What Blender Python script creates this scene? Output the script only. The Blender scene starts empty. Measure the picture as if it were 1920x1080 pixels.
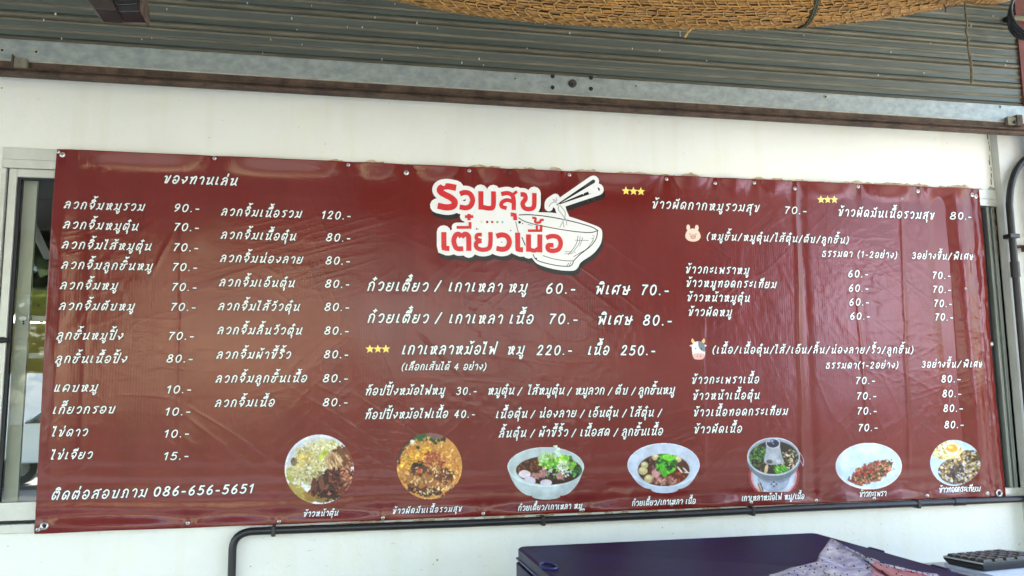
import bpy, math, random
import numpy as np
from mathutils import Matrix, Vector
random.seed(7); RNG = np.random.default_rng(11)
SC = bpy.context.scene; COL = SC.collection

# ------------------------------------------------------------------ camera, sky, sun, exposure
CAM = np.array([0.962, -3.034, 1.55]); FPX = 1579.4
RC = np.array([[0.98032908, 0.01117095, -0.19705358],
               [0.01481819, 0.99141339, 0.12992269],
               [0.19681291, -0.13028696, 0.97174584]])      # rows: (right, down, into the wall) seen from the camera axes
# RC columns map wall axes (right, down, in) to camera axes (right, down, forward)
RC = np.array([[0.98032908, 0.01117095, -0.19705358], [0.01481819, 0.99141339, 0.12992269], [0.19681291, -0.13028696, 0.97174584]])
def w2(v): return Vector((v[0], v[2], -v[1]))
cam = bpy.data.cameras.new('camera'); cam.sensor_width = 36; cam.lens = FPX / 1920 * 36; cam.clip_start = .05; cam.clip_end = 2000
camo = bpy.data.objects.new('camera', cam); COL.objects.link(camo)
r_ = w2(RC.T @ np.array([1, 0, 0])); u_ = w2(RC.T @ np.array([0, -1, 0])); b_ = w2(RC.T @ np.array([0, 0, -1]))
m = Matrix.Identity(4)
for i, v in enumerate((r_, u_, b_)):
    for j in range(3): m[j][i] = v[j]
m.translation = Vector(CAM); camo.matrix_world = m; SC.camera = camo

SUN_EL, SUN_AZ = math.radians(49), math.radians(25)       # the sun stands behind the shop: the wall is in shade
wd = bpy.data.worlds.new('World'); SC.world = wd; wd.use_nodes = True
nt = wd.node_tree; bg = nt.nodes['Background']; sky = nt.nodes.new('ShaderNodeTexSky'); sky.sky_type = 'NISHITA'
sky.sun_disc = False; sky.sun_elevation = SUN_EL; sky.sun_rotation = SUN_AZ; sky.air_density = 1.3; sky.dust_density = 2.5
nt.links.new(sky.outputs[0], bg.inputs[0]); bg.inputs[1].default_value = .13
sl = bpy.data.lights.new('sun', 'SUN'); sl.energy = 4.2; sl.angle = math.radians(.55); sl.color = (1, .95, .86)
slo = bpy.data.objects.new('sun', sl); COL.objects.link(slo)
sdir = Vector((math.sin(SUN_AZ) * math.cos(SUN_EL), math.cos(SUN_AZ) * math.cos(SUN_EL), math.sin(SUN_EL)))
slo.rotation_euler = sdir.to_track_quat('Z', 'Y').to_euler(); slo.location = (0, 8, 12)
SC.view_settings.view_transform = 'Standard'; SC.view_settings.look = 'None'; SC.view_settings.gamma = 1
SC.view_settings.use_curve_mapping = False; SC.view_settings.exposure = 3.42

# ------------------------------------------------------------------ pixel rays -> points in the place
def ray(px, py):
    d = RC.T @ np.array([(px - 960) / FPX, (py - 540) / FPX, 1.0])
    return np.array([d[0], d[2], -d[1]])
def at(px, py, Y=0.0):
    d = ray(px, py); t = (Y - CAM[1]) / d[1]; return CAM + d * t
def atz(px, py, Z):
    d = ray(px, py); t = (Z - CAM[2]) / d[2]; return CAM + d * t
ZT = 2.41; BW = 3.6; BH = 1.2732

# ------------------------------------------------------------------ node materials
def mat(name, col, rough=.6, metal=0., spec=.5, noise=0., nscale=8., bump=0., bscale=40., col2=None, cfac=(.4, .65), trans=0., coat=0., stretch=None):
    M = bpy.data.materials.new(name); M.use_nodes = True; t = M.node_tree; p = t.nodes['Principled BSDF']
    p.inputs['Base Color'].default_value = (*col, 1); p.inputs['Roughness'].default_value = rough
    p.inputs['Metallic'].default_value = metal; p.inputs['Specular IOR Level'].default_value = spec
    p.inputs['Transmission Weight'].default_value = trans; p.inputs['Coat Weight'].default_value = coat
    tc = t.nodes.new('ShaderNodeTexCoord'); src = tc.outputs['Object']
    if stretch:
        mp = t.nodes.new('ShaderNodeMapping'); mp.inputs['Scale'].default_value = stretch; t.links.new(src, mp.inputs[0]); src = mp.outputs[0]
    if col2 is not None or noise:
        n = t.nodes.new('ShaderNodeTexNoise'); n.inputs['Scale'].default_value = nscale; n.inputs['Detail'].default_value = 8; n.inputs['Roughness'].default_value = .65
        t.links.new(src, n.inputs['Vector'])
        r = t.nodes.new('ShaderNodeValToRGB'); r.color_ramp.elements[0].position = cfac[0]; r.color_ramp.elements[1].position = cfac[1]
        c2 = col2 if col2 is not None else tuple(c * (1 - noise) for c in col)
        r.color_ramp.elements[0].color = (*c2, 1); r.color_ramp.elements[1].color = (*col, 1)
        t.links.new(n.outputs['Fac'], r.inputs[0]); t.links.new(r.outputs[0], p.inputs['Base Color'])
    if bump:
        n = t.nodes.new('ShaderNodeTexNoise'); n.inputs['Scale'].default_value = bscale; n.inputs['Detail'].default_value = 5
        t.links.new(src, n.inputs['Vector']); b = t.nodes.new('ShaderNodeBump'); b.inputs['Strength'].default_value = bump; b.inputs['Distance'].default_value = .01
        t.links.new(n.outputs['Fac'], b.inputs['Height']); t.links.new(b.outputs[0], p.inputs['Normal'])
    return M

# ------------------------------------------------------------------ object helpers
def tag(o, label=None, cat=None, group=None, kind=None):
    if label: o['label'] = label
    if cat: o['category'] = cat
    if group: o['group'] = group
    if kind: o['kind'] = kind
    return o
def empty(name, loc=(0, 0, 0), label=None, cat=None, group=None):
    o = bpy.data.objects.new(name, None); COL.objects.link(o); o.location = loc; o.empty_display_size = .1
    return tag(o, label, cat, group)
def link(name, me, parent=None):
    o = bpy.data.objects.new(name, me); COL.objects.link(o)
    if parent is not None:
        o.parent = parent; o.location = -Vector(wl(parent))
    return o
def wl(o):
    v = Vector(o.location)
    while o.parent is not None: o = o.parent; v = v + Vector(o.location)
    return v
class MB:
    def __init__(s): s.v = []; s.f = []; s.mi = []; s.k = 0
    def add(s, vs, fs, k=None):
        o = len(s.v); s.v += [tuple(map(float, p)) for p in vs]; s.f += [tuple(i + o for i in f) for f in fs]; s.mi += [s.k if k is None else k] * len(fs); return s
    def box(s, x0, x1, y0, y1, z0, z1, k=None):
        vs = [(x, y, z) for x in (x0, x1) for y in (y0, y1) for z in (z0, z1)]
        return s.add(vs, [(0, 1, 3, 2), (4, 6, 7, 5), (0, 4, 5, 1), (2, 3, 7, 6), (0, 2, 6, 4), (1, 5, 7, 3)], k)
    def tube(s, pts, r, n=10, k=None, caps=True):
        pts = [np.array(p, float) for p in pts]; rs = r if hasattr(r, '__len__') else [r] * len(pts)
        vs = []; fs = []; N = None
        for i, p in enumerate(pts):
            a = pts[max(i - 1, 0)]; b = pts[min(i + 1, len(pts) - 1)]; T = (b - a) / (np.linalg.norm(b - a) + 1e-12)
            if N is None: N = np.cross(T, [0, 0, 1.]) if abs(T[2]) < .9 else np.cross(T, [1., 0, 0])
            N = N - T * (N @ T); N /= np.linalg.norm(N) + 1e-12; Bn = np.cross(T, N)
            for j in range(n):
                q = 2 * math.pi * j / n; vs.append(p + rs[i] * (math.cos(q) * N + math.sin(q) * Bn))
        for i in range(len(pts) - 1):
            for j in range(n):
                j2 = (j + 1) % n; fs.append((i * n + j, i * n + j2, (i + 1) * n + j2, (i + 1) * n + j))
        if caps: fs.append(tuple(range(n - 1, -1, -1))); fs.append(tuple((len(pts) - 1) * n + j for j in range(n)))
        return s.add(vs, fs, k)
    def lathe(s, c, prof, axis='z', n=16, k=None):
        vs = []; fs = []
        for r, h in prof:
            for j in range(n):
                q = 2 * math.pi * j / n; a, b = r * math.cos(q), r * math.sin(q)
                p = (c[0] + a, c[1] + b, c[2] + h) if axis == 'z' else (c[0] + a, c[1] - h, c[2] + b) if axis == 'y' else (c[0] + h, c[1] + a, c[2] + b)
                vs.append(p)
        for i in range(len(prof) - 1):
            for j in range(n):
                j2 = (j + 1) % n; fs.append((i * n + j, i * n + j2, (i + 1) * n + j2, (i + 1) * n + j))
        fs.append(tuple(range(n - 1, -1, -1))); fs.append(tuple((len(prof) - 1) * n + j for j in range(n)))
        return s.add(vs, fs, k)
    def extrude_x(s, prof, x0, x1, k=None, closed=True):
        """profile of (y, z) points drawn along x"""
        n = len(prof); vs = [(x0, y, z) for y, z in prof] + [(x1, y, z) for y, z in prof]
        fs = [(i, (i + 1) % n, n + (i + 1) % n, n + i) for i in range(n if closed else n - 1)]
        if closed: fs += [tuple(range(n - 1, -1, -1)), tuple(range(n, 2 * n))]
        return s.add(vs, fs, k)
    def build(s, name, mats, parent=None, smooth=False, bevel=0, kind=None, fix=True):
        me = bpy.data.meshes.new(name); me.from_pydata(s.v, [], s.f)
        for mm in (mats if isinstance(mats, (list, tuple)) else [mats]): me.materials.append(mm)
        me.polygons.foreach_set('material_index', s.mi)
        if smooth: me.polygons.foreach_set('use_smooth', [True] * len(me.polygons))
        me.update()
        if fix:
            import bmesh
            bm = bmesh.new(); bm.from_mesh(me); bmesh.ops.recalc_face_normals(bm, faces=bm.faces); bm.to_mesh(me); bm.free()
        o = link(name, me, parent)
        if bevel:
            b = o.modifiers.new('bevel', 'BEVEL'); b.width = bevel; b.segments = 2; b.limit_method = 'ANGLE'
        if smooth and fix:
            try: me.set_sharp_from_angle(angle=math.radians(40))
            except Exception: pass
        if kind: o['kind'] = kind
        return o

# value noise on arrays
_L = RNG.random((256, 256)) * 2 - 1
def vn(x, y):
    xi = np.floor(x).astype(int); yi = np.floor(y).astype(int); fx = x - xi; fy = y - yi
    fx = fx * fx * (3 - 2 * fx); fy = fy * fy * (3 - 2 * fy)
    g = lambda a, b: _L[a % 256, b % 256]
    return (g(xi, yi) * (1 - fx) + g(xi + 1, yi) * fx) * (1 - fy) + (g(xi, yi + 1) * (1 - fx) + g(xi + 1, yi + 1) * fx) * fy
def fbm(x, y, o=4):
    s = 0; a = 1
    for i in range(o): s = s + a * vn(x * 2 ** i + 17.3 * i, y * 2 ** i + 5.1 * i); a *= .5
    return s

# ------------------------------------------------------------------ materials
M_wall = mat('wall paint', (.78, .795, .72), .55, noise=.07, nscale=2.2, bump=.12, bscale=60, cfac=(.3, .6))
def grime(M, dark=.90):
    t = M.node_tree; p = t.nodes['Principled BSDF']; L = t.links; tc = t.nodes.new('ShaderNodeTexCoord'); old = p.inputs['Base Color'].links[0].from_socket; cur = old
    for sc_, sz, lo_, hi_, dk in (((9, 9, .6), 1.6, .52, .74, dark), ((1, 1, 1), 5.5, .56, .70, dark + .04), ((1, 1, 1), 60, .70, .76, .88)):
        mp = t.nodes.new('ShaderNodeMapping'); mp.inputs['Scale'].default_value = sc_; L.new(tc.outputs['Object'], mp.inputs[0]); n = t.nodes.new('ShaderNodeTexNoise'); n.inputs['Scale'].default_value = sz; n.inputs['Detail'].default_value = 6; L.new(mp.outputs[0], n.inputs[0])
        r = t.nodes.new('ShaderNodeMapRange'); r.inputs[1].default_value = lo_; r.inputs[2].default_value = hi_; L.new(n.outputs[0], r.inputs[0]); m_ = t.nodes.new('ShaderNodeMix'); m_.data_type = 'RGBA'; m_.blend_type = 'MULTIPLY'; L.new(r.outputs[0], m_.inputs[0]); L.new(cur, m_.inputs[6]); m_.inputs[7].default_value = (dk, dk * .985, dk * .93, 1); cur = m_.outputs[2]
    L.new(cur, p.inputs['Base Color'])
grime(M_wall, .965)
M_plaster = mat('bare plaster', (.40, .27, .14), .9, col2=(.62, .52, .38), nscale=30, bump=.6, bscale=120)
M_cement = mat('cement patch', (.38, .40, .37), .9, noise=.3, nscale=30, bump=.5, bscale=90)
M_alu = mat('aluminium frame', (.60, .62, .56), .42, metal=.25, noise=.12, nscale=14)
M_aluold = mat('dull aluminium', (.40, .44, .41), .45, metal=.4, noise=.3, nscale=6, stretch=(3, 3, .5))
M_gasket = mat('rubber gasket', (.012, .013, .016), .6)
M_glass = bpy.data.materials.new('window glass'); M_glass.use_nodes = True
_p = M_glass.node_tree.nodes['Principled BSDF']; _p.inputs['Transmission Weight'].default_value = 1; _p.inputs['Roughness'].default_value = .02; _p.inputs['IOR'].default_value = 1.45; _p.inputs['Base Color'].default_value = (.93, .97, .94, 1)
M_slat = mat('shutter sheet', (.094, .112, .096), .48, metal=.3, col2=(.070, .080, .064), nscale=5, cfac=(.35, .6), bump=.06, bscale=30, stretch=(.35, 3, 6))
M_rib = mat('dusty shutter rib', (.165, .152, .104), .7, metal=.1, col2=(.09, .083, .058), nscale=14, cfac=(.35, .65), stretch=(.4, 3, 3))
M_galv = mat('galvanised steel', (.33, .365, .34), .5, metal=.4, col2=(.22, .255, .25), nscale=34, cfac=(.36, .62), bump=.15, bscale=30, stretch=(.7, 1, 1))
M_rust = mat('rusty steel', (.105, .066, .042), .85, col2=(.042, .028, .020), nscale=18, cfac=(.38, .60), bump=.5, bscale=70)
M_redox = mat('red oxide paint', (.17, .045, .03), .7, noise=.4, nscale=12)
M_black = mat('black conduit', (.012, .012, .014), .34, noise=.2, nscale=20)
M_steel = mat('screw steel', (.62, .62, .60), .3, metal=.8)
M_dark = mat('dark hole', (.01, .009, .008), .8)
M_conc = mat('concrete', (.36, .35, .32), .85, noise=.25, nscale=1.5, bump=.2, bscale=30)
M_asph = mat('asphalt', (.055, .055, .055), .85, noise=.3, nscale=1.2, bump=.3, bscale=60)

# ------------------------------------------------------------------ ground, street, canopy
def sheet(name, x0, x1, y0, y1, z, m_):
    me = bpy.data.meshes.new(name); me.from_pydata([(x0, y0, z), (x1, y0, z), (x1, y1, z), (x0, y1, z)], [], [(0, 1, 2, 3)]); me.materials.append(m_)
    o = link(name, me); o['kind'] = 'structure'; return o
sheet('ground', -400, 400, -400, 400, 0, M_asph)
sheet('pavement', -9, 9, -5.2, .0, .006, M_conc)
sheet('street', -30, 30, -14, -5.25, .004, mat('street concrete', (.21, .205, .19), .85, noise=.2, nscale=.7))
sheet('yard', -14, 10, .3, 14, .006, mat('yard concrete', (.36, .36, .34), .9, noise=.2, nscale=.8))

wx0, wx1 = at(4, 290)[0], at(1893, 640)[0]          # the window opening hidden behind the banner
wz1, wz0 = at(4, 275)[2], at(30, 1001)[2]
WY = .010
W = MB()
W.box(-7, 5.2, WY, .20, wz1, 3.6)
W.box(-7, 5.2, WY, .20, 0, wz0)
W.box(-7, wx0, WY, .20, wz0, wz1)
W.box(wx1, 5.2, WY, .20, wz0, wz1)
shop = empty('shop_wall', (0, .1, 0), 'white painted shop wall behind the red banner, with stains and chipped paint', 'wall')
W.build('wall_face', M_wall, shop)

# chipped strips of bare plaster above and under the banner, and the cement patch at the window corner
def ragged(name, pa, pb, Y, wtop, wbot, m_, parent, seed, n=160, thick=.0035, thr=-.2):
    r = np.random.default_rng(seed); a = at(*pa, Y); b = at(*pb, Y); B = MB(); run = []
    def flush():
        if len(run) > 2:
            vs = []; 
            for (x, zt, zb) in run: vs += [(x, Y, zt), (x, Y - thick, zt - .0008), (x, Y - thick, zb + .0008), (x, Y, zb)]
            fs = []
            for i in range(len(run) - 1):
                for j in range(3): fs.append((i * 4 + j, i * 4 + j + 1, i * 4 + 5 + j, i * 4 + 4 + j))
            B.add(vs, fs)
        run.clear()
    for i in range(n):
        t = i / (n - 1); p = a + (b - a) * t; x = np.array([t * n * .23 + seed * 9.1])
        g = float(fbm(x, x * 0 + seed)[0]); h = float(fbm(x * 2.7, x * 0 + seed + 40)[0])
        if g > thr: run.append((p[0], p[2] + wtop * (.35 + .9 * max(0, g - thr) + .5 * abs(h)), p[2] - wbot * (.4 + .6 * abs(h))))
        else: flush()
    flush()
    return B.build(name, m_, parent)
ragged('plaster_edge', (600, 303), (1835, 357), WY, .010, .010, M_plaster, shop, 3, 240, thr=-.45)
ragged('plaster_edge', (560, 986), (1400, 950), WY, .004, .012, M_plaster, shop, 5, 200, thr=-.1)
ragged('plaster_edge', (1400, 949), (1830, 934), WY, .004, .010, M_plaster, shop, 8, 90, thr=.0)
# cement smeared round the right window corner
C_ = MB(); cpts = [(1836, 352), (1850, 358), (1856, 349), (1872, 356), (1886, 350), (1889, 372), (1884, 396), (1887, 420), (1880, 440), (1876, 460), (1873, 430), (1871, 385), (1862, 372), (1838, 368)]
cv = [at(*p, WY - .003) for p in cpts]; cb = [at(*p, WY) for p in cpts]; n_ = len(cv)
C_.add(cv + cb, [tuple(range(n_))] + [(i, (i + 1) % n_, n_ + (i + 1) % n_, n_ + i) for i in range(n_)])
C_.build('cement_patch', M_cement, shop)
SF = MB()      # faint rubbed scuffs and pencil-thin scratches on the lower wall
for _ in range(26):
    px_, py_ = random.uniform(460, 1850), random.uniform(1002, 1072)
    if 900 < px_ < 1760 and py_ > 1000 and px_ < 1480: px_ = random.uniform(460, 930)
    a_ = at(px_, py_, WY); an = random.uniform(-.9, .9); L_ = random.uniform(.004, .03); w_ = random.uniform(.0004, .0009); dx, dz = math.cos(an) * L_, math.sin(an) * L_
    SF.add([(a_[0], WY - .0008, a_[2]), (a_[0] + dx * .5, WY - .0008, a_[2] + dz * .5 + w_), (a_[0] + dx, WY - .0008, a_[2] + dz), (a_[0] + dx * .5, WY - .0008, a_[2] + dz * .5 - w_)], [(0, 1, 2, 3)])
SF.build('scuff_mark', mat('scuff', (.42, .43, .40), .8), shop, kind='stuff')
# small pits and fly specks on the paint
S_ = MB()
specks = [(3, 165, 2), (610, 870 - 600, 1.2), (392, 148 + 110, 1), (1242, 989, 1.4), (1262, 1000, 1.4), (1864, 262, 1.6), (1865, 273, 1.6), (1776, 268, 1), (1911, 1020, 2), (1906, 1033, 1.5), (560, 238, 1), (1610, 1012, 1), (1652, 983, 1.2), (820, 1050, 2.0), (470, 1062, 1.6), (1040, 236, 1), (812, 1058, 1.2), (15, 1024, 1), (1600, 1000, 1)]
for x, y, r in specks:
    p = at(x, y, WY); S_.lathe((p[0], p[1], p[2]), [(r / 520, 0), (r / 640, .0012)], 'y', 7)
S_.build('paint_speck', M_plaster, shop, kind='stuff')

# pillar at the right end with the rust-stained joint
px0 = at(1884, 420, -.03)[0]
P = MB(); P.box(px0, 5.0, -.03, .0098, 0, 2.95)
pil = P.build('corner_pillar', mat('greyish paint', (.60, .61, .56), .6, noise=.12, nscale=5, bump=.1), None)
tag(pil, 'greyish white pillar at the right end of the wall, carrying the black conduit', 'pillar')
J = MB(); zz = at(1880, 250)[2]
while zz > 2.12:
    h = random.uniform(.012, .03); w_ = random.uniform(.0015, .0045); xo = px0 - .006 - random.uniform(0, .006)
    J.box(xo - w_, xo, WY - .0012, WY, zz - h, zz); zz -= h * random.uniform(1.0, 1.7)
J.build('rust_stain', mat('rust stain', (.30, .17, .07), .9, noise=.4, nscale=40), shop, kind='stuff')

# canopy over the camera with posts
can = empty('canopy', (0, -1.7, 3.0), 'metal sheet canopy over the shop front carrying the hanging blind', 'canopy')
K = MB(); xs = np.arange(-7, 4.41, .1)
vs = []; 
for i, x in enumerate(xs):
    dz = .02 * (i % 2)
    vs += [(x, .0, 3.50 + dz), (x, -3.5, 2.78 + dz), (x, .0, 3.497 + dz), (x, -3.5, 2.777 + dz)]
fs = []
for i in range(len(xs) - 1):
    a = i * 4; fs += [(a, a + 1, a + 5, a + 4), (a + 2, a + 6, a + 7, a + 3)]
hd = MB()
for _ in range(2600):
    x, y, z_ = random.uniform(-22, 24), -15 + random.uniform(-.6, .6), random.uniform(.0, 1.25 + .25 * math.sin(_)); a = random.uniform(0, 6.28); r_4 = random.uniform(.06, .16)
    hd.add([(x + r_4 * math.cos(a), y, z_), (x - r_4 * math.cos(a), y + r_4 * math.sin(a), z_ + r_4 * .4), (x, y - .05, z_ + r_4 * 1.2)], [(0, 1, 2)])
hd.box(-22, 24, -15.35, -14.75, 0, 1.15)
o = hd.build('added_hedge', mat('hedge leaves', (.035, .055, .02), .8, noise=.5, nscale=3), None, fix=False); tag(o, 'unseen clipped greenery added across the street to darken the banner reflection', 'added_hedge')  # unseen, added for a dark band low in the banner reflection
M_leaf = mat('leaves', (.05, .085, .025), .7, noise=.5, nscale=.8); M_bark = mat('bark', (.10, .075, .05), .9, noise=.4, nscale=6)
def tree(x, y, zc, rx, rz, seed, label):  # unseen trees, added to darken reflections in the banner and window
    r = random.Random(seed); t_ = empty('added_tree', (x, y, 0), label, 'tree', 'unseen trees added for the reflections'); B = MB(); tips = []
    B.tube([(x, y, 0), (x + .1, y, zc * .4), (x, y, zc - rz * .5)], [.22, .17, .12], 8)
    for k in range(9):
        a = k * 2.4; q = (x + rx * .7 * math.cos(a) * r.uniform(.5, 1), y + rx * .6 * math.sin(a), zc + rz * r.uniform(-.4, .7)); B.tube([(x, y, zc - rz * .7), ((x + q[0]) / 2, (y + q[1]) / 2, zc - rz * .1), q], [.08, .05, .02], 5); tips.append(q)
    B.build('trunk', M_bark, t_, smooth=True); B = MB()
    for c in range(48):
        a, b = r.uniform(0, 6.28), r.uniform(-1, 1); h_ = math.sqrt(1 - b * b); k_ = r.uniform(.45, .95); cx_, cy_, cz_ = x + rx * k_ * h_ * math.cos(a), y + rx * k_ * h_ * math.sin(a), zc + rz * k_ * b; cr_ = r.uniform(.45, .9)
        for _ in range(70):
            p_ = [r.gauss(0, cr_ * .5) for _ in range(3)]; a2 = r.uniform(0, 6.28); w_ = r.uniform(.18, .40); q = (cx_ + p_[0], cy_ + p_[1], cz_ + p_[2]); B.add([q, (q[0] + w_ * math.cos(a2), q[1] + w_ * math.sin(a2), q[2] + w_ * r.uniform(-.6, .6)), (q[0] + w_ * math.cos(a2 + 1.1), q[1] + w_ * math.sin(a2 + 1.1), q[2] + w_ * r.uniform(-.6, .6))], [(0, 1, 2)])
    B.build('crown', M_leaf, t_, fix=False, kind='stuff')
tree(-4.6, -12.0, 4.4, 2.3, 2.6, 14, 'unseen round tree added at the far left to darken the window reflection'); tree(7.6, -13.0, 4.6, 2.5, 2.5, 4, 'unseen broad tree added right of the other trees to darken the banner reflection'); tree(3.4, -17.5, 5.9, 2.7, 2.2, 9, 'unseen farther tree added in the middle to darken the banner reflection')
def house(x0, x1, y, z1, wall_m, label, roof_m):  # unseen houses, added so their sunlit walls reflect as haze on the banner
    h_ = empty('added_house', ((x0 + x1) / 2, y, 0), label, 'building'); B = MB(); B.box(x0, x1, y - 5, y, 0, z1); B.build('wall', wall_m, h_); B = MB(); B.box(x0 - .4, x1 + .4, y - 5.4, y + .5, z1, z1 + .15); B.build('roof', roof_m, h_)
    n_ = max(2, int((x1 - x0) / 2.2))
    for f in range(max(1, int(z1 / 3))):
        for k in range(n_):
            xa = x0 + (k + .25) * (x1 - x0) / n_; B = MB(); B.box(xa, xa + (x1 - x0) / n_ * .5, y, y + .03, f * 3 + 1.0, f * 3 + 2.3); w_ = B.build('window', M_glassd, h_)
M_glassd = mat('dark pane', (.03, .04, .05), .1)
house(12.3, 16.6, -16, 5.9, mat('lilac plaster', (.72, .68, .92), .8, noise=.1), 'unseen two storey lilac house added at the right to brighten the banner reflection', M_rust)
house(-6.2, 1.5, -22, 6.2, mat('cream plaster', (.66, .58, .36), .8, noise=.1), 'unseen two storey cream house added at the left for warm haze on the banner', M_rust)
K.add(vs, fs); K.build('roof_sheet', mat('roof sheet', (.50, .50, .47), .6, metal=.3), can, fix=False)
for x in (-6.5, -2.6, 4.3):
    B = MB(); B.tube([(x, -3.3, .0), (x, -3.3, 2.75)], .04, 12); B.build('post', M_rust, can, smooth=True)
for y in (-3.4, -1.6): B = MB(); zc = 3.50 + y * .2057 - .06; B.box(-6.9, 4.4, y - .025, y + .025, zc - .04, zc + .04); B.build('beam', M_rust, can)

# ------------------------------------------------------------------ roller shutter
SH = empty('roller_shutter', tuple(at(1000, 160, -.06)), 'half lowered grey metal roller shutter with galvanised bottom rail over the banner', 'shutter')
xr = at(1917, 150, -.06)[0]; xl = -.75
def zline(px, py, Y): return at(px, py, Y)[2]
YR = -.085
gz1, gz0 = zline(940, 134, YR), zline(940, 172, YR); rz0 = zline(940, 197, YR)
G = MB(); G.extrude_x([(YR, gz0), (YR - .002, gz0 + .004), (YR - .002, gz1 - .003), (YR, gz1), (YR + .006, gz1), (YR + .006, gz0)], xl, xr)
rail = G.build('bottom_rail', M_galv, SH)
# rusty angle with a standing leg, groove and lip
R_ = MB(); h = gz0 - rz0
R_.extrude_x([(YR - .004, gz0 - .001), (YR - .008, gz0 - .003), (YR - .008, gz0 - .52 * h), (YR - .028, gz0 - .58 * h), (YR - .030, gz0 - .66 * h), (YR - .014, gz0 - .70 * h), (YR - .014, gz0 - .82 * h), (YR - .026, gz0 - .86 * h), (YR - .026, gz0 - 1.0 * h), (YR + .01, gz0 - 1.0 * h), (YR + .01, gz0 - .001)], xl, xr)
R_.build('angle_iron', M_rust, SH)
E_ = MB(); E_.box(xl, xr, YR - .007, YR - .0042, gz0 - .001, gz0 + .004); E_.build('rail_edge', mat('pale weathered edge', (.42, .41, .33), .7, noise=.3, nscale=20), SH)
# slats
pitch = .0880; z = gz1 + .001; i = 0
def slat_mesh(k):
    # one interlocking slat: two flat bands, a round rib between them, deep hook groove at its foot
    t = .0012 * math.sin(k * 2.1)
    prof = [(-.060, 0), (-.067, .003), (-.071, .008), (-.069, .013), (-.061, .017), (-.0605, .020), (-.066, .0225), (-.066 + t, .038), (-.0655, .0405), (-.069, .0435), (-.0705, .047), (-.069, .0505), (-.0655, .053), (-.067 + t, .056), (-.067, .074), (-.069, .077), (-.069, .080), (-.062, .0835), (-.060, .0878)]
    return prof
mis = []
for k in range(12):
    pr = slat_mesh(k); S = MB(); n = len(pr); 
    vs = [(xl, y, z + h) for y, h in pr] + [(xr, y, z + h) for y, h in pr]; S.add(vs, [])
    for j in range(n - 1):
        rib = j in (0, 1, 2, 3, 8, 9, 10, 11, 14, 15, 16)
        S.f.append((j, j + 1, n + j + 1, n + j)); S.mi.append(1 if rib else 0)
    o = S.build('slat', [M_slat, M_rib], SH); z += pitch
    if z > 3.45: break
# bird droppings / chips on the slats
F = MB()
for _ in range(70):
    px = random.uniform(20, 1900); py = random.uniform(5, 150); p = at(px, py, -.0715)
    if p[2] < gz1 + .01: continue
    w_, h_ = random.uniform(.0008, .0022), random.uniform(.001, .004)
    F.box(p[0] - w_, p[0] + w_, -.0725, -.0685, p[2] - h_, p[2] + h_)
F.build('paint_chip', mat('chips', (.55, .56, .50), .8), SH, kind='stuff')
def disc(B, px, py, Y, rpx, h, k=None, n=14):
    p = at(px, py, Y); rr = rpx / FPX * np.linalg.norm(p - CAM) ; B.lathe((p[0], Y, p[2]), [(rr, 0), (rr, h * .6), (rr * .8, h)], 'y', n, k)
L = MB(); disc(L, 1073, 157, YR - .002, 7.5, .012); lk = L.build('lock_cylinder', mat('old lock', (.09, .08, .07), .5, metal=.6, noise=.4, nscale=60), SH, smooth=True)
L = MB(); disc(L, 1073, 157, YR - .0141, 2.2, .001); L.build('keyhole', M_dark, lk)
for (x, y) in [(1036, 143), (1108, 146), (1036, 164), (1108, 166.5)]:
    L = MB(); disc(L, x, y, YR - .002, 3.8, .003); L.build('bolt', M_dark, SH)
for (x, y) in [(4, 94), (68, 97), (966, 147), (1193, 161), (1548, 181), (1876, 200)]:
    L = MB(); disc(L, x, y, YR - .002, 4.2 if x in (4, 68, 1548) else 2.4, .003); sc = L.build('rivet', mat('rivet', (.35, .35, .30), .5, metal=.4), SH)
    L = MB(); disc(L, x, y, YR - .005, 1.9 if x in (4, 68, 1548) else 1.2, .0008); L.build('rivet_hole', M_dark, sc)
def pbox(name, x0, x1, y0, y1, Y, d, m_, parent, bevel=.001):
    a = at(x0, y1, Y); b = at(x1, y0, Y); B = MB(); B.box(a[0], b[0], Y - d, Y, a[2], b[2]); return B.build(name, m_, parent, bevel=bevel)
pbox('latch_block', 29, 54, 114, 132, YR - .008, .02, mat('dirty latch', (.20, .19, .13), .8, noise=.4, nscale=40), SH)
pbox('latch_pin', 24, 29, 106, 133, YR - .008, .02, M_rust, SH)
pbox('latch_block', 1884, 1900, 222, 236, YR - .008, .02, bpy.data.materials['dirty latch'], SH)
pbox('latch_pin', 1899, 1908, 219, 238, YR - .008, .026, M_rust, SH)
L = MB(); disc(L, 1903, 229, YR - .034, 3, .004); L.build('bolt', M_dark, SH)

# guide rail and red post at the right
g = MB(); gx = at(1918, 200, -.075)[0] + .006; g.box(gx, gx + .07, -.078, -.062, 0, 3.5)
gr = g.build('guide_post', M_redox, None); tag(gr, 'narrow red oxide steel post at the right end of the shutter', 'post')

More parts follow.
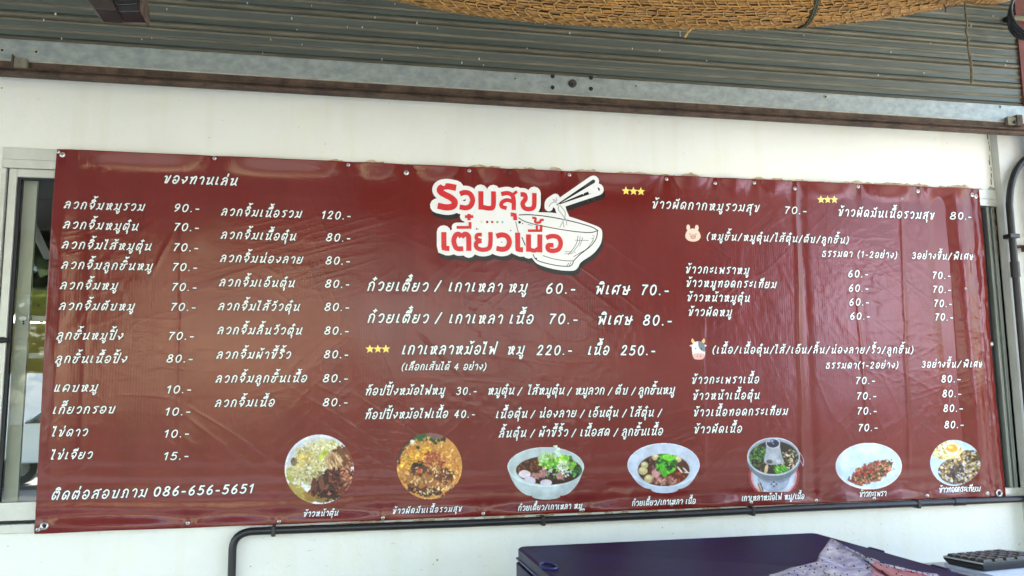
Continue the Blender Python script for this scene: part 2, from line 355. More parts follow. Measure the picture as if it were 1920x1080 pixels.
# ------------------------------------------------------------------ long aluminium window behind the banner
WN = empty('aluminium_window', (wx0, .03, wz0), 'long aluminium sliding window behind the banner, its ends showing left and right', 'window')
def fbox(name, x0, x1, y0, y1, z0, z1, m_=M_alu, parent=None, bevel=.0015):
    B = MB(); B.box(x0, x1, y0, y1, z0, z1); return B.build(name, m_, WN if parent is None else parent, bevel=bevel)
def X(px, py, Y=.02): return at(px, py, Y)[0]
def Z(px, py, Y=.02): return at(px, py, Y)[2]
h1, h2 = Z(50, 300, .004), Z(50, 315, .0)
fbox('head_rail', wx0 + .0, wx1, .0035, .10, h1 + .001, wz1)
fbox('head_rail', wx0 + .0, wx1, .001, .012, h2, h1)
fbox('jamb', wx0, wx0 + .014, .0035, .10, wz0, h2 - .001)
s0, s1 = X(18, 330), X(33, 330)
fbox('jamb_groove', wx0 + .014, s0 - .001, .05, .06, wz0, h2, M_gasket)
sb0, sb1 = Z(30, 976), Z(50, 941)
st1 = Z(60, 318); sr0 = Z(60, 333)
left = empty('sash', (s0, .03, sb0)); left.parent = WN; left.location = Vector((s0, .03, sb0)) - Vector(WN.location)
fbox('stile', s0, s1, .014, .045, sb0, st1, M_alu, left)
fbox('top_rail', s1, 1.0, .015, .044, sr0, st1, M_alu, left)
fbox('base_rail', s1, 1.0, .015, .044, sb0, sb1, M_alu, left)
fbox('gasket', s1, s1 + .011, .022, .040, sb1, sr0, M_gasket, left)
fbox('gasket', s1 + .011, 1.0, .022, .040, sr0 - .007, sr0, M_gasket, left)
fbox('glazing', s1 + .011, 1.0, .029, .033, sb1, sr0 - .007, M_glass, left, 0)
B = MB(); a = at(7, 638, .012); B.tube([(a[0] - .02, .004, a[2]), (a[0] + .0, .002, a[2]), (a[0] + .015, .006, a[2])], [.009, .01, .007], 12); B.build('handle', M_gasket, left, smooth=True)
fbox('sill_rail', wx0, wx1, .0035, .10, wz0, Z(40, 982), M_alu)
fbox('sill_groove', wx0 + .002, 1.0, .03, .06, Z(40, 982), sb0, M_gasket)
# window middle (hidden) and right end
fbox('mullion', 1.0, 1.05, .012, .06, sb0, st1)
fbox('glazing', 1.05, X(1800, 640) - .1, .029, .033, sb0, st1, M_glass, None, 0)
rt = [(1838, 1846, .035, M_gasket), (1846, 1851, .012, M_aluold), (1851, 1856, .030, M_aluold), (1856, 1862, .016, M_aluold), (1862, 1866, .034, M_gasket), (1866, 1871, .010, M_aluold), (1871, 1876, .03, M_aluold), (1876, 1884, .007, M_alu)]
def XR(px): return X(px + 13.5, 520) - 0
e0 = None
for a_, b_, dep, m_ in rt:
    fbox('track_rail', X(a_ + 13, 500, .012), X(b_ + 13, 500, .012) - .0004, dep, .09, wz0, h2 - .002, m_)
fbox('jamb', X(1884 + 13, 500, .012), wx1, .004, .10, wz0, h2 - .001, M_alu)
a = at(1862, 645, .0); B = MB(); B.tube([(a[0] - .03, .004, a[2]), (a[0] - .005, .0, a[2])], .010, 12); B.build('bolt_latch', M_aluold, WN, smooth=True)
# pale second sash standing behind the glass at the left, with a cross bar
inner = empty('sash', (0, .08, sb0)); inner.parent = WN; inner.location = Vector((0, .08, sb0)) - Vector(WN.location)
M_pale = mat('cream painted steel', (.70, .70, .58), .5, noise=.05, nscale=6)
fbox('stile', X(45, 340, .07), X(71, 340, .07), .07, .085, sb0, st1 + .01, M_pale, inner)
fbox('cross_bar', X(60, 600, .09), 1.0, .086, .10, Z(70, 603, .09), Z(70, 592, .09), M_pale, inner)
fbox('cross_bar', X(40, 670, .09), 1.0, .086, .10, Z(60, 672, .09), Z(60, 662, .09), M_pale, inner)
pbox('catch', 37, 51, 593, 601, .03, .006, M_aluold, left)
B = MB(); 
for yy in (603, 607): disc(B, 44, yy, .024, 1.6, .003)
B.build('screw', M_dark, left)

# ------------------------------------------------------------------ room and yard seen through the glass
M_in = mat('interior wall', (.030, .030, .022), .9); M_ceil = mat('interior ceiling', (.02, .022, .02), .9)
room = empty('interior_room', (0, 1.7, 0), 'dim room behind the sliding window, open to the yard at its back', 'room')
def rb(name, x0, x1, y0, y1, z0, z1, m_):
    B = MB(); B.box(x0, x1, y0, y1, z0, z1); return B.build(name, m_, room)
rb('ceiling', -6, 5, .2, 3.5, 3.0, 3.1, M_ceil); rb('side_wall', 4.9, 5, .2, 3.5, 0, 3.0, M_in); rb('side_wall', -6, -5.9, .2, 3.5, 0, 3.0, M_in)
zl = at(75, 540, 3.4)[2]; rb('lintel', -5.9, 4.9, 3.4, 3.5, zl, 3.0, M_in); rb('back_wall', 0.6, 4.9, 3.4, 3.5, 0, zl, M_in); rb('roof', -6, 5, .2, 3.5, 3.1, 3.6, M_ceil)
B = MB(); a = at(40, 500, 2.0); b = at(85, 560, 2.6)
B.tube([at(55, 410, 1.6), at(88, 480, 2.2)], .022, 8); B.build('brace', M_pale, room)
rb('added_yard_shade', -14, 6, 3.6, 17.5, 3.9, 4.0, M_ceil)  # unseen roof added to keep the sun off the yard
# yellow awning beyond the room
M_yel = mat('yellow tarpaulin', (.62, .50, .04), .6, noise=.2, nscale=4)
aw = empty('yellow_awning', tuple(at(70, 560, 4.5)), 'yellow tarpaulin awning seen through the left window', 'awning')
B = MB(); p = [at(20, 548, 4.6), at(95, 535, 4.6), at(110, 600, 3.8), at(20, 590, 3.8)]
q = [v + np.array([0, 0, .02]) for v in p]; B.add(p + q, [(0, 1, 2, 3), (4, 7, 6, 5), (0, 4, 5, 1), (1, 5, 6, 2), (2, 6, 7, 3), (3, 7, 4, 0)]); B.build('tarpaulin', M_yel, aw)
for t in (.15, .4, .65, .9):
    B = MB(); B.tube([p[0] + (p[1] - p[0]) * t - np.array([0, 0, .02]), p[3] + (p[2] - p[3]) * t - np.array([0, 0, .02])], .018, 6); B.build('rib', M_dark, aw)
ban2 = MB(); a = at(-40, 700, 7); b = at(130, 606, 7); ban2.box(a[0], b[0] + .6, 7, 7.05, a[2], b[2])
o = ban2.build('yard_board', mat('mustard board', (.42, .30, .03), .7, noise=.3, nscale=3)); tag(o, 'mustard yellow board beyond the left window, above the parked car', 'board')
for xx in (a[0] + .05, b[0] + .5):
    B = MB(); B.tube([(xx, 7.09, 0), (xx, 7.09, b[2])], .03, 8); B.build('board_post', M_rust, o)
yw = MB(); yw.box(-16, 9, 19, 19.2, 0, 2.7); o = yw.build('yard_wall', mat('yard wall paint', (.55, .58, .60), .8, noise=.1)); tag(o, 'pale grey yard wall behind the parked car', 'wall')
# parked car, mostly hidden behind the banner
cx = at(70, 800, 14)[0] - .35
car = empty('parked_car', (cx, 14.6, 0), 'white parked car with dark windscreen seen through the left window', 'car')
M_cp = mat('white car paint', (.75, .76, .77), .25, coat=.5); M_cg = mat('dark car glass', (.01, .012, .015), .08)
zb = at(70, 868, 14)[2]; zh = at(70, 800, 14)[2]; zt = at(70, 737, 14)[2]
body = [(-1.0, zb), (-1.05, zh - .25), (-.9, zh - .05), (.1, zh + .02), (.75, zt - .05), (1.1, zt), (2.6, zt), (3.1, zh + .1), (3.6, zh), (3.65, zb)]
B = MB(); vs = [(cx + x, 13.9, z_) for x, z_ in body] + [(cx + x, 15.5, z_) for x, z_ in body]; n = len(body)
B.add(vs, [tuple(range(n - 1, -1, -1)), tuple(range(n, 2 * n))] + [(i, (i + 1) % n, n + (i + 1) % n, n + i) for i in range(n)]); B.build('body', M_cp, car, bevel=.04)
g = [(.16, zh + .06), (.78, zt - .09), (1.08, zt - .05), (2.5, zt - .06), (2.9, zh + .1)]
B = MB(); vs = [(cx + x, 13.885, z_) for x, z_ in g] + [(cx + x, 13.91, z_) for x, z_ in g]; n = len(g)
B.add(vs, [tuple(range(n - 1, -1, -1)), tuple(range(n, 2 * n))] + [(i, (i + 1) % n, n + (i + 1) % n, n + i) for i in range(n)]); B.build('side_window', M_cg, car)
B = MB(); B.add([(cx + .13, 14.0, zh + .075), (cx + .13, 15.4, zh + .075), (cx + .72, 15.4, zt - .055), (cx + .72, 14.0, zt - .055)], [(0, 1, 2, 3)]); B.build('windscreen', M_cg, car)
for wxx in (-.35, 2.85):
    for wyy in (13.9, 15.35):
        B = MB(); B.lathe((cx + wxx, wyy + .17, .33), [(.2, 0), (.33, 0), (.33, .2), (.2, .2)], 'y', 20); w_ = B.build('wheel', M_gasket, car)
        B = MB(); B.lathe((cx + wxx, wyy - .03, .33), [(.19, 0), (.05, .02)], 'y', 12); B.build('rim', M_steel, w_)

# ------------------------------------------------------------------ BANNER
def uv(px, py): p = at(px, py, -.004); return p[0], ZT - p[2]
top_s = [(108, 284), (117, 290), (402, 295), (653, 307), (762, 322), (880, 318), (955, 322), (1068, 326), (1250, 334), (1341, 342), (1414, 341), (1490, 352), (1609, 348), (1721, 357), (1822, 364), (1829, 367)]
bot_s = [(71, 993), (78, 990), (352, 981), (523, 978), (718, 971), (906, 963), (1093, 956), (1259, 946), (1409, 942), (1531, 939), (1639, 935), (1739, 930), (1848, 925), (1872, 924)]
TU = np.array([uv(*p)[0] for p in top_s]); BU = np.array([uv(*p)[0] for p in bot_s])
NU, NV = 1000, 360
ug = np.linspace(0, BW, NU); vg = np.linspace(0, BH, NV); U, V = np.meshgrid(ug, vg, indexing='ij')
def ucol(px, V_):   # u of a photo x at depth v: straight vertical line of the sheet
    return uv(px, 640)[0]
def gauss(x, s): return np.exp(-(x / s) ** 2)
D = .0045 + .0016 * fbm(U * 1.3, V * 1.1, 3) + .0006 * fbm(U * 6, V * 5, 2)
td = np.min(np.abs(U[..., None] - TU[None, None]), axis=-1); bd = np.min(np.abs(U[..., None] - BU[None, None]), axis=-1)
D += .010 * (1 - gauss(td, .085)) * np.exp(-(V / .042) ** 2) + .004 * (1 - gauss(td, .04)) * np.exp(-V / .02)
D -= .0011 * np.exp(-((V - .07 - .01 * vn(U * 2.3, V * 0 + 1)) / .03) ** 2) * (.5 + .5 * vn(U * 3, V * 0 + 3))
q = BH - V
D += .012 * (1 - gauss(bd, .10)) * np.exp(-(q / .035) ** 2)
D += .0017 * np.sin(q / .052 * 6.28 + 1.6 * fbm(U * 1.7, V * 3, 2)) * np.exp(-q / .075) * (1.1 - .2 * U)
# tension folds fanning from the screws
for su in TU[::1]: D += .0016 * np.sin((U - su) / (.010 + V * .25) * 2.2) * gauss(U - su, .02 + V * .55) * np.exp(-V / .055)
for su in BU[::1]: D += .0014 * np.sin((U - su) / (.010 + q * .25) * 2.2) * gauss(U - su, .02 + q * .55) * np.exp(-q / .05)
# standing creases (hang lines)
def vline(px, py, px2, py2, amp, w, soft=.1):
    a = uv(px, py); b = uv(px2, py2); t = np.clip((V - a[1]) / (b[1] - a[1]), 0, 1); uc = a[0] + (b[0] - a[0]) * t + .004 * vn(V * 7, V * 0 + px)
    return amp * gauss(U - uc, w) / (1 + np.exp(-(V - a[1]) / .02)) / (1 + np.exp((V - b[1]) / .02))
for args in [(1492, 345, 1506, 930, .0022, .010), (1500, 360, 1530, 960, -.0016, .02), (1690, 380, 1705, 880, .0013, .008), (1772, 500, 1793, 930, .0022, .009), (1608, 560, 1625, 800, .0009, .007), (1318, 600, 1322, 900, .0008, .008), (870, 540, 872, 700, .0007, .008), (345, 300, 335, 900, .0007, .010), (175, 330, 150, 900, .0006, .010)]:
    D += 1.0 * vline(*args)
# the wide loose fold along the right edge
a0 = uv(1806, 640)[0]
uf = BW - U
D += .016 * gauss(uf - .105, .050) * (.55 + .45 * V / BH) * (.85 + .3 * vn(V * 3, V * 0 + 9)) - .006 * gauss(uf - .19, .04) + .006 * gauss(uf - .025, .02)
D += .0022 * np.exp(-(uf / .11) ** 2) * fbm(U * 22, V * 9, 3)
D += .004 * gauss(U - .035, .03) * (.7 + .3 * np.sin(V * 9)) + .0012 * np.exp(-(U / .07) ** 2) * fbm(U * 20, V * 8, 3)
# scuffed small wrinkles
def ridged(x, y): return (1 - np.abs(fbm(x, y, 3))).clip(0, 1) ** 3
rot = lambda a, s: ((U * math.cos(a) + V * math.sin(a)) * s, (-U * math.sin(a) + V * math.cos(a)) * s)
mask = (.15 + .85 * (fbm(U * 1.9 + 3, V * 2.2 + 8, 2) > .15).astype(float))
from_ = fbm(U * 1.9 + 3, V * 2.2 + 8, 2); mask = .16 + .84 / (1 + np.exp(-(from_ - .2) * 9))
for an_, sc_, am_, of_ in ((.6, 5, .00036, 0), (-.7, 7, .0003, 4), (1.2, 5, .00026, 9), (.1, 9, .00026, 13), (-.3, 12, .0003, 21)):
    x1, y1 = rot(an_, sc_); mk_ = 1 / (1 + np.exp(-(fbm(U * 2.6 + of_, V * 3.0 + of_ * 2, 2) - .35) * 9)); D += am_ * np.clip(1 - np.abs(vn(x1 * .55 + of_, y1 * 4.2)) * 3.2, 0, 1) ** 2 * (.1 + mk_)
D += .0003 * vn(U * 34, V * 60) * mask * (fbm(U * 3 + 20, V * 4, 2) > .1)
D += .00022 * fbm(U * 55, V * 30, 2) * mask
cr = uv(820, 660); D += .0012 * gauss((U - cr[0]) - (V - cr[1]) * 1.0, .008) * gauss(V - cr[1], .06)
cr = uv(305, 475); D += .0014 * gauss((U - cr[0]) + (V - cr[1]) * .4, .008) * gauss(V - cr[1], .05)
D = np.maximum(D, .0022)
def bi(A, u, v):
    x = np.clip(np.asarray(u) / BW * (NU - 1), 0, NU - 1.001); y = np.clip(np.asarray(v) / BH * (NV - 1), 0, NV - 1.001)
    i = x.astype(int); j = y.astype(int); fx = x - i; fy = y - j
    return (A[i, j] * (1 - fx) + A[i + 1, j] * fx) * (1 - fy) + (A[i, j + 1] * (1 - fx) + A[i + 1, j + 1] * fx) * fy
# outline sags a little between the screws
Ze = ZT - V - .0035 * (1 - gauss(bd, .1)) * np.exp(-q / .03) * -1.0 + .0 * V
Ze = ZT - V + .003 * (1 - gauss(bd, .12)) * np.exp(-q / .02) - .003 * (1 - gauss(td, .1)) * np.exp(-V / .02)
Xe = U + .004 * np.sin(V * 5 + 1) * np.exp(-uf / .05) - .003 * np.sin(V * 4) * np.exp(-U / .05)

M_ban = bpy.data.materials.new('red vinyl'); M_ban.use_nodes = True; t = M_ban.node_tree; p = t.nodes['Principled BSDF']
def vinyl(M, col, col2=None, rough=.30, attr=None, spec=.5):
    M.use_nodes = True; t = M.node_tree; p = t.nodes['Principled BSDF']
    tc = t.nodes.new('ShaderNodeTexCoord'); L = t.links.new
    p.inputs['Base Color'].default_value = (*col, 1); p.inputs['Specular IOR Level'].default_value = spec
    if attr:
        a = t.nodes.new('ShaderNodeVertexColor'); a.layer_name = attr; L(a.outputs[0], p.inputs['Base Color'])
    elif col2:
        n = t.nodes.new('ShaderNodeTexNoise'); n.inputs['Scale'].default_value = 2.2; n.inputs['Detail'].default_value = 10; n.inputs['Roughness'].default_value = .7
        mp = t.nodes.new('ShaderNodeMapping'); mp.inputs['Scale'].default_value = (3, 1, 1); L(tc.outputs['Object'], mp.inputs[0]); L(mp.outputs[0], n.inputs[0])
        r = t.nodes.new('ShaderNodeValToRGB'); r.color_ramp.elements[0].position = .35; r.color_ramp.elements[1].position = .65
        r.color_ramp.elements[0].color = (*col2, 1); r.color_ramp.elements[1].color = (*col, 1); L(n.outputs[0], r.inputs[0]); L(r.outputs[0], p.inputs['Base Color'])
    # scuffs change the gloss
    n2 = t.nodes.new('ShaderNodeTexNoise'); n2.inputs['Scale'].default_value = 3.5; n2.inputs['Detail'].default_value = 6; L(tc.outputs['Object'], n2.inputs[0])
    mr = t.nodes.new('ShaderNodeMapRange'); mr.inputs[3].default_value = rough - .06; mr.inputs[4].default_value = rough + .10; L(n2.outputs[0], mr.inputs[0]); L(mr.outputs[0], p.inputs['Roughness'])
    # woven vertical threads under the film
    wv = t.nodes.new('ShaderNodeTexWave'); wv.inputs['Scale'].default_value = 34; wv.inputs['Distortion'].default_value = .35; wv.bands_direction = 'X'; L(tc.outputs['Object'], wv.inputs[0])
    n3 = t.nodes.new('ShaderNodeTexNoise'); n3.inputs['Scale'].default_value = 9; mp3 = t.nodes.new('ShaderNodeMapping'); mp3.inputs['Scale'].default_value = (30, 1, .6); L(tc.outputs['Object'], mp3.inputs[0]); L(mp3.outputs[0], n3.inputs[0])
    ad = t.nodes.new('ShaderNodeMath'); ad.operation = 'MULTIPLY_ADD'; L(wv.outputs['Fac'], ad.inputs[0]); ad.inputs[1].default_value = .25; L(n3.outputs[0], ad.inputs[2])
    b = t.nodes.new('ShaderNodeBump'); b.inputs['Strength'].default_value = .35; b.inputs['Distance'].default_value = .0005; L(ad.outputs[0], b.inputs['Height']); L(b.outputs[0], p.inputs['Normal'])
    return M
vinyl(M_ban, (.160, .0162, .0135), (.128, .0128, .0108), .16, spec=.40)
banner = empty('menu_banner', (BW / 2, 0, ZT - BH / 2), 'large dark red vinyl menu banner with white Thai lettering and dish pictures', 'banner')
me = bpy.data.meshes.new('banner_sheet'); co = np.stack([Xe, -D, Ze], -1).reshape(-1, 3).astype(np.float32)
back = co.copy().reshape(NU, NV, 3)
me.vertices.add(NU * NV); me.vertices.foreach_set('co', co.ravel())
I, Jx = np.meshgrid(np.arange(NU - 1), np.arange(NV - 1), indexing='ij'); a = (I * NV + Jx).ravel()
F4 = np.stack([a, a + 1, a + NV + 1, a + NV], 1).astype(np.int32)
me.loops.add(F4.size); me.loops.foreach_set('vertex_index', F4.ravel()); me.polygons.add(len(F4)); me.polygons.foreach_set('loop_start', np.arange(0, F4.size, 4, dtype=np.int32))
me.polygons.foreach_set('use_smooth', np.ones(len(F4), bool)); me.materials.append(M_ban); me.update(calc_edges=True); me.validate()
sheet_o = link('banner_sheet', me, banner)
# thickness of the hem
so = sheet_o.modifiers.new('thick', 'SOLIDIFY'); so.thickness = .0006; so.offset = -1 if me.polygons[0].normal.y < 0 else 1

class Print:
    """flat print lying on the sheet; works in sheet coordinates (u, v down)"""
    def __init__(s, eps=.0006): s.v = []; s.f = []; s.mi = []; s.e = eps; s.n = 0
    def poly(s, pts, k, e=0., fan=True):
        o = len(s.v); s.n += 1; ee = s.e + e + s.n * 3e-6
        A = np.array(pts); c = A.mean(0); m_ = len(pts); rn = max(1, int(math.ceil(np.max(np.linalg.norm(A - c, axis=1)) / .009)))
        for j in range(rn, 0, -1): s.v += [(*(c + (p_ - c) * j / rn), ee) for p_ in A]
        s.v.append((c[0], c[1], ee))
        for j in range(rn - 1):
            for i in range(m_): s.f.append((o + j * m_ + i, o + j * m_ + (i + 1) % m_, o + (j + 1) * m_ + (i + 1) % m_, o + (j + 1) * m_ + i)); s.mi.append(k)
        o += (rn - 1) * m_; s.f += [(o + i, o + (i + 1) % m_, o + m_) for i in range(m_)]; s.mi += [k] * m_
    def stroke(s, pts, w, k, e=0., cap=True, closed=False, w2_=None):
        P = [np.array(q, float) for q in pts]; o_ = [P[0]]
        for a, b in zip(P[:-1], P[1:]):
            k_ = max(1, int(math.ceil(np.linalg.norm(b - a) / .010)))
            for i in range(1, k_ + 1): o_.append(a + (b - a) * i / k_)
        P = np.array(o_)
        s.n += 1; ee = s.e + e + s.n * 3e-6
        m_ = len(P)
        if closed: T = np.roll(P, -1, 0) - np.roll(P, 1, 0)
        else:
            T = np.empty_like(P); T[1:-1] = P[2:] - P[:-2]; T[0] = P[1] - P[0]; T[-1] = P[-1] - P[-2]
        L = np.linalg.norm(T, axis=1, keepdims=True); L[L == 0] = 1; T /= L; N = np.stack([-T[:, 1], T[:, 0]], 1)
        ww = np.full(m_, w) if w2_ is None else np.linspace(w, w2_, m_)
        a = P + N * ww[:, None] / 2; b = P - N * ww[:, None] / 2; o = len(s.v)
        for i in range(m_): s.v.append((a[i][0], a[i][1], ee + i * 1.5e-7)); s.v.append((b[i][0], b[i][1], ee + i * 1.5e-7))
        for i in range(m_ if closed else m_ - 1):
            j = (i + 1) % m_; s.f.append((o + 2 * i, o + 2 * i + 1, o + 2 * j + 1, o + 2 * j)); s.mi.append(k)
        if cap and not closed:
            for e_i, sg in ((0, -1), (m_ - 1, 1)):
                c = P[e_i]; r = ww[e_i] / 2; n0 = N[e_i]; t0 = T[e_i] * sg; o = len(s.v); ez = ee + e_i * 1.5e-7 + 1e-7
                s.v.append((c[0], c[1], ez))
                for q in range(7):
                    an = math.pi * q / 6 - math.pi / 2; d = t0 * math.cos(an) + n0 * math.sin(an); s.v.append((c[0] + r * d[0], c[1] + r * d[1], ez))
                for q in range(6): s.f.append((o, o + 1 + q, o + 2 + q)); s.mi.append(k)
    def build(s, name, mats, label=None):
        A = np.array(s.v); u, v = A[:, 0], A[:, 1]
        co = np.stack([bi(Xe, u, v), -bi(D, u, v) - A[:, 2], bi(Ze, u, v)], 1)
        me = bpy.data.meshes.new(name); 
        fl = []
        for f in s.f:      # wind every face to look at the viewer
            a, b, c = co[f[0]], co[f[1]], co[f[2]]; nn = (b[2] - a[2]) * (c[0] - a[0]) - (b[0] - a[0]) * (c[2] - a[2])
            fl.append(f if nn < 0 else f[::-1])
        me.from_pydata([tuple(map(float, c)) for c in co], [], fl)
        for m_ in mats: me.materials.append(m_)
        me.polygons.foreach_set('material_index', s.mi); me.update()
        o = link(name, me, banner)
        if label: o['label'] = label
        return o
def pr(name, col, rough=.24): return vinyl(bpy.data.materials.new(name), col, None, rough, spec=.45)
P_white = pr('printed white', (.80, .80, .78)); P_halo = pr('printed shadow', (.030, .024, .026)); P_red = pr('printed red', (.60, .03, .035)); P_blk = pr('printed black', (.016, .015, .015))
P_gold = pr('printed yellow', (.85, .60, .05)); P_gold2 = pr('printed pale yellow', (.9, .78, .25)); P_grey = pr('printed grey', (.42, .43, .44)); P_rim = pr('printed dark red edge', (.30, .02, .03))
P_pig = pr('printed peach', (.80, .60, .48)); P_pink = pr('printed pink', (.75, .42, .38)); P_brown = pr('printed brown', (.16, .07, .06)); P_slate = pr('printed slate', (.17, .20, .23)); P_horn = pr('printed horn', (.80, .50, .20))
P_green = pr('printed green', (.16, .42, .17)); P_teal = pr('printed teal', (.22, .50, .48)); P_maroon = pr('printed maroon', (.20, .02, .03)); P_cream = pr('printed cream', (.78, .76, .45))

def cr(pts, sub=5):
    """Catmull-Rom through the points"""
    P = [np.array(p, float) for p in pts]
    if len(P) < 3: return P
    out = []
    for i in range(len(P) - 1):
        a = P[i - 1] if i else 2 * P[0] - P[1]; b = P[i]; c = P[i + 1]; d = P[i + 2] if i + 2 < len(P) else 2 * P[-1] - P[-2]
        for j in range(sub):
            t = j / sub; out.append(.5 * ((2 * b) + (-a + c) * t + (2 * a - 5 * b + 4 * c - d) * t * t + (-a + 3 * b - 3 * c + d) * t ** 3))
    out.append(P[-1]); return out
# handwritten Thai letters as pen strokes: width, then strokes; "o x,y,r" is a loop, "|" lifts the pen, ";" a corner
GL = {
'ก': (.78, '.1,0 .12,.5 .22,.62 .08,.76 .32,1.02 .58,.9 .65,.6 .61,0'),
'ข': (.76, '.04,.86 .2,.92 .29,.68 .24,.0;.24,0 .46,.03;.46,.03 .68,1'),
'ค': (.82, '.1,0 .06,.4 .16,.84 .44,1.02 .7,.82 .69,.4 .63,0|.1,0 .28,.42 .4,.3'),
'ง': (.68, '.04,.5 .18,.42 .28,.02;.28,.02 .58,.5 .58,.9;.58,.92 .4,.84'),
'จ': (.76, '.06,.74 .34,1.02 .62,.86 .6,.42 .36,.0;.36,0 .3,.48;.3,.48 .12,.42'),
'ช': (.84, '.04,.84 .26,.9 .22,.62 .08,.34 .14,.02 .42,.02 .56,.4 .5,.76;.5,.76 .84,.92'),
'ด': (.82, '.32,.5 .44,.38 .3,.1 .12,.04 .06,.4 .18,.86 .46,1.02 .7,.82 .69,.4 .63,0'),
'ต': (.84, '.32,.46 .42,.34 .28,.08 .12,.04 .06,.4 .14,.84 .3,1.0 .42,.82;.42,.82 .58,1.02 .72,.8 .7,.4 .64,0'),
'ถ': (.82, '.04,.04 .2,.04 .17,.5 .27,.62 .12,.76 .34,1.02 .61,.9 .68,.6 .64,0'),
'ท': (.86, '.06,.84 .26,.88;.26,.88 .2,0|.22,.3 .42,.82 .62,1.02 .76,.8 .68,0'),
'ธ': (.78, '.66,1.0 .3,1.0 .14,.84 .32,.7 .58,.62 .66,.42 .62,0;.62,0 .13,0;.13,0 .12,.42'),
'น': (.88, '.06,.84 .27,.88;.27,.88 .18,.0;.18,.0 .42,.06 .66,.26;.66,.26 .84,-.02|.76,1 .66,.14'),
'บ': (.84, '.06,.84 .27,.88;.27,.88 .2,0;.2,0 .64,0;.64,0 .74,1'),
'ป': (.84, '.06,.84 .27,.88;.27,.88 .2,0;.2,0 .64,0;.64,0 .78,1.5'),
'ผ': (.82, '.28,.86 .12,.92 .08,0;.08,0 .38,.54;.38,.54 .62,0;.62,0 .72,1'),
'พ': (.90, '.04,.84 .24,.88;.24,.88 .2,0;.2,0 .48,.64;.48,.64 .72,0;.72,0 .8,1'),
'ฟ': (.90, '.04,.84 .24,.88;.24,.88 .2,0;.2,0 .48,.64;.48,.64 .72,0;.72,0 .84,1.5'),
'ม': (.88, '.08,.84 .29,.88;.29,.88 .26,.2;.26,.2 .02,.0|.26,.2 .46,.13 .7,.0;.7,0 .78,1'),
'ย': (.82, '.34,.9 .12,.92 .14,.64 .36,.54|.36,.54 .08,.44 .07,.06 .36,.0 .6,.16 .7,1'),
'ร': (.70, '.68,1.02 .3,.98 .14,.84 .38,.68 .52,.42 .38,.03 .2,.06'),
'ล': (.80, '.1,.78 .34,1.02 .6,.9 .66,.5 .62,0|.63,.48 .38,.58 .16,.36 .06,.02;.06,.02 .24,.1'),
'ว': (.72, '.08,.78 .34,1.02 .6,.84 .6,.36 .42,.02 .24,.05'),
'ศ': (.84, '.1,0 .06,.4 .16,.84 .44,1.02 .68,.84 .69,.4 .63,0|.1,0 .28,.42 .4,.3|.6,.88 .86,1.1'),
'ษ': (.90, '.06,.84 .27,.88;.27,.88 .2,0;.2,0 .64,0;.64,0 .74,1|.38,.56 .5,.38 .9,.56'),
'ส': (.84, '.1,.78 .34,1.02 .6,.9 .66,.5 .62,0|.63,.48 .38,.58 .16,.36 .06,.02;.06,.02 .24,.1|.5,.94 .86,1.12'),
'ห': (.88, '.06,.84 .26,.88;.26,.88 .2,0;.2,.02 .44,.1 .76,.66 .66,.96 .5,.84 .56,.4 .8,.0'),
'อ': (.80, '.08,.74 .34,1.02 .64,.88 .7,.44 .5,.02 .2,.02 .08,.32 .28,.48 .4,.36'),
'า': (.60, '.06,.78 .28,1.02 .5,.86 .52,.5 .46,0'),
'ะ': (.56, '.08,.86 .12,.7 .3,.74 .46,.98|.08,.36 .12,.2 .3,.24 .46,.46'),
'เ': (.40, '.14,1 .08,.06;.08,.04 .28,.06'),
'แ': (.74, '.14,1 .08,.06;.08,.04 .28,.06|.48,1 .42,.06;.42,.04 .62,.06'),
'ไ': (.44, '-.14,1.5 -.08,1.3;-.08,1.3 .2,1.5;.2,1.5 .08,.06;.08,.04 .28,.06'),
'0': (.80, '.38,1.12 .14,.92 .08,.52 .2,.1 .4,-.02 .62,.16 .7,.58 .6,.98 .38,1.12'), '1': (.56, '.06,.86 .34,1.12;.34,1.12 .32,0'),
'2': (.78, '.1,.86 .26,1.1 .52,1.1 .6,.82 .42,.45 .08,0;.08,0 .68,0'), '3': (.76, '.1,.98 .34,1.14 .6,.98 .54,.7 .32,.6|.32,.6 .6,.52 .64,.2 .4,-.02 .08,.1'),
'4': (.80, '.5,0 .5,1.12;.5,1.12 .08,.34;.08,.34 .72,.34'), '5': (.76, '.62,1.1 .2,1.1;.2,1.1 .14,.62;.14,.62 .4,.7 .64,.52 .62,.16 .36,-.02 .08,.1'),
'6': (.78, '.52,1.12 .24,.82 .1,.4 .2,.06 .42,-.02 .64,.16 .62,.46 .4,.6 .16,.44'), '7': (.72, '.06,1.1 .64,1.1;.64,1.1 .36,.6 .24,0'),
'8': (.80, '.4,.6 .16,.78 .2,1.04 .42,1.13 .62,1.0 .6,.76 .4,.6 .12,.4 .1,.12 .38,-.02 .66,.12 .66,.4 .4,.6'), '9': (.78, '.64,.7 .46,.5 .2,.56 .14,.86 .34,1.12 .6,1.02 .66,.7 .52,.3 .24,0'),
'.': (.34, '.12,.02 .15,.03'), '-': (.52, '.06,.42 .42,.42'), '/': (.62, '.04,-.1 .52,1.2'), '(': (.42, '.34,1.25 .1,.8 .08,.2 .28,-.2'), ')': (.42, '.08,1.25 .28,.8 .26,.2 .02,-.2'), ' ': (.45, ''),
}
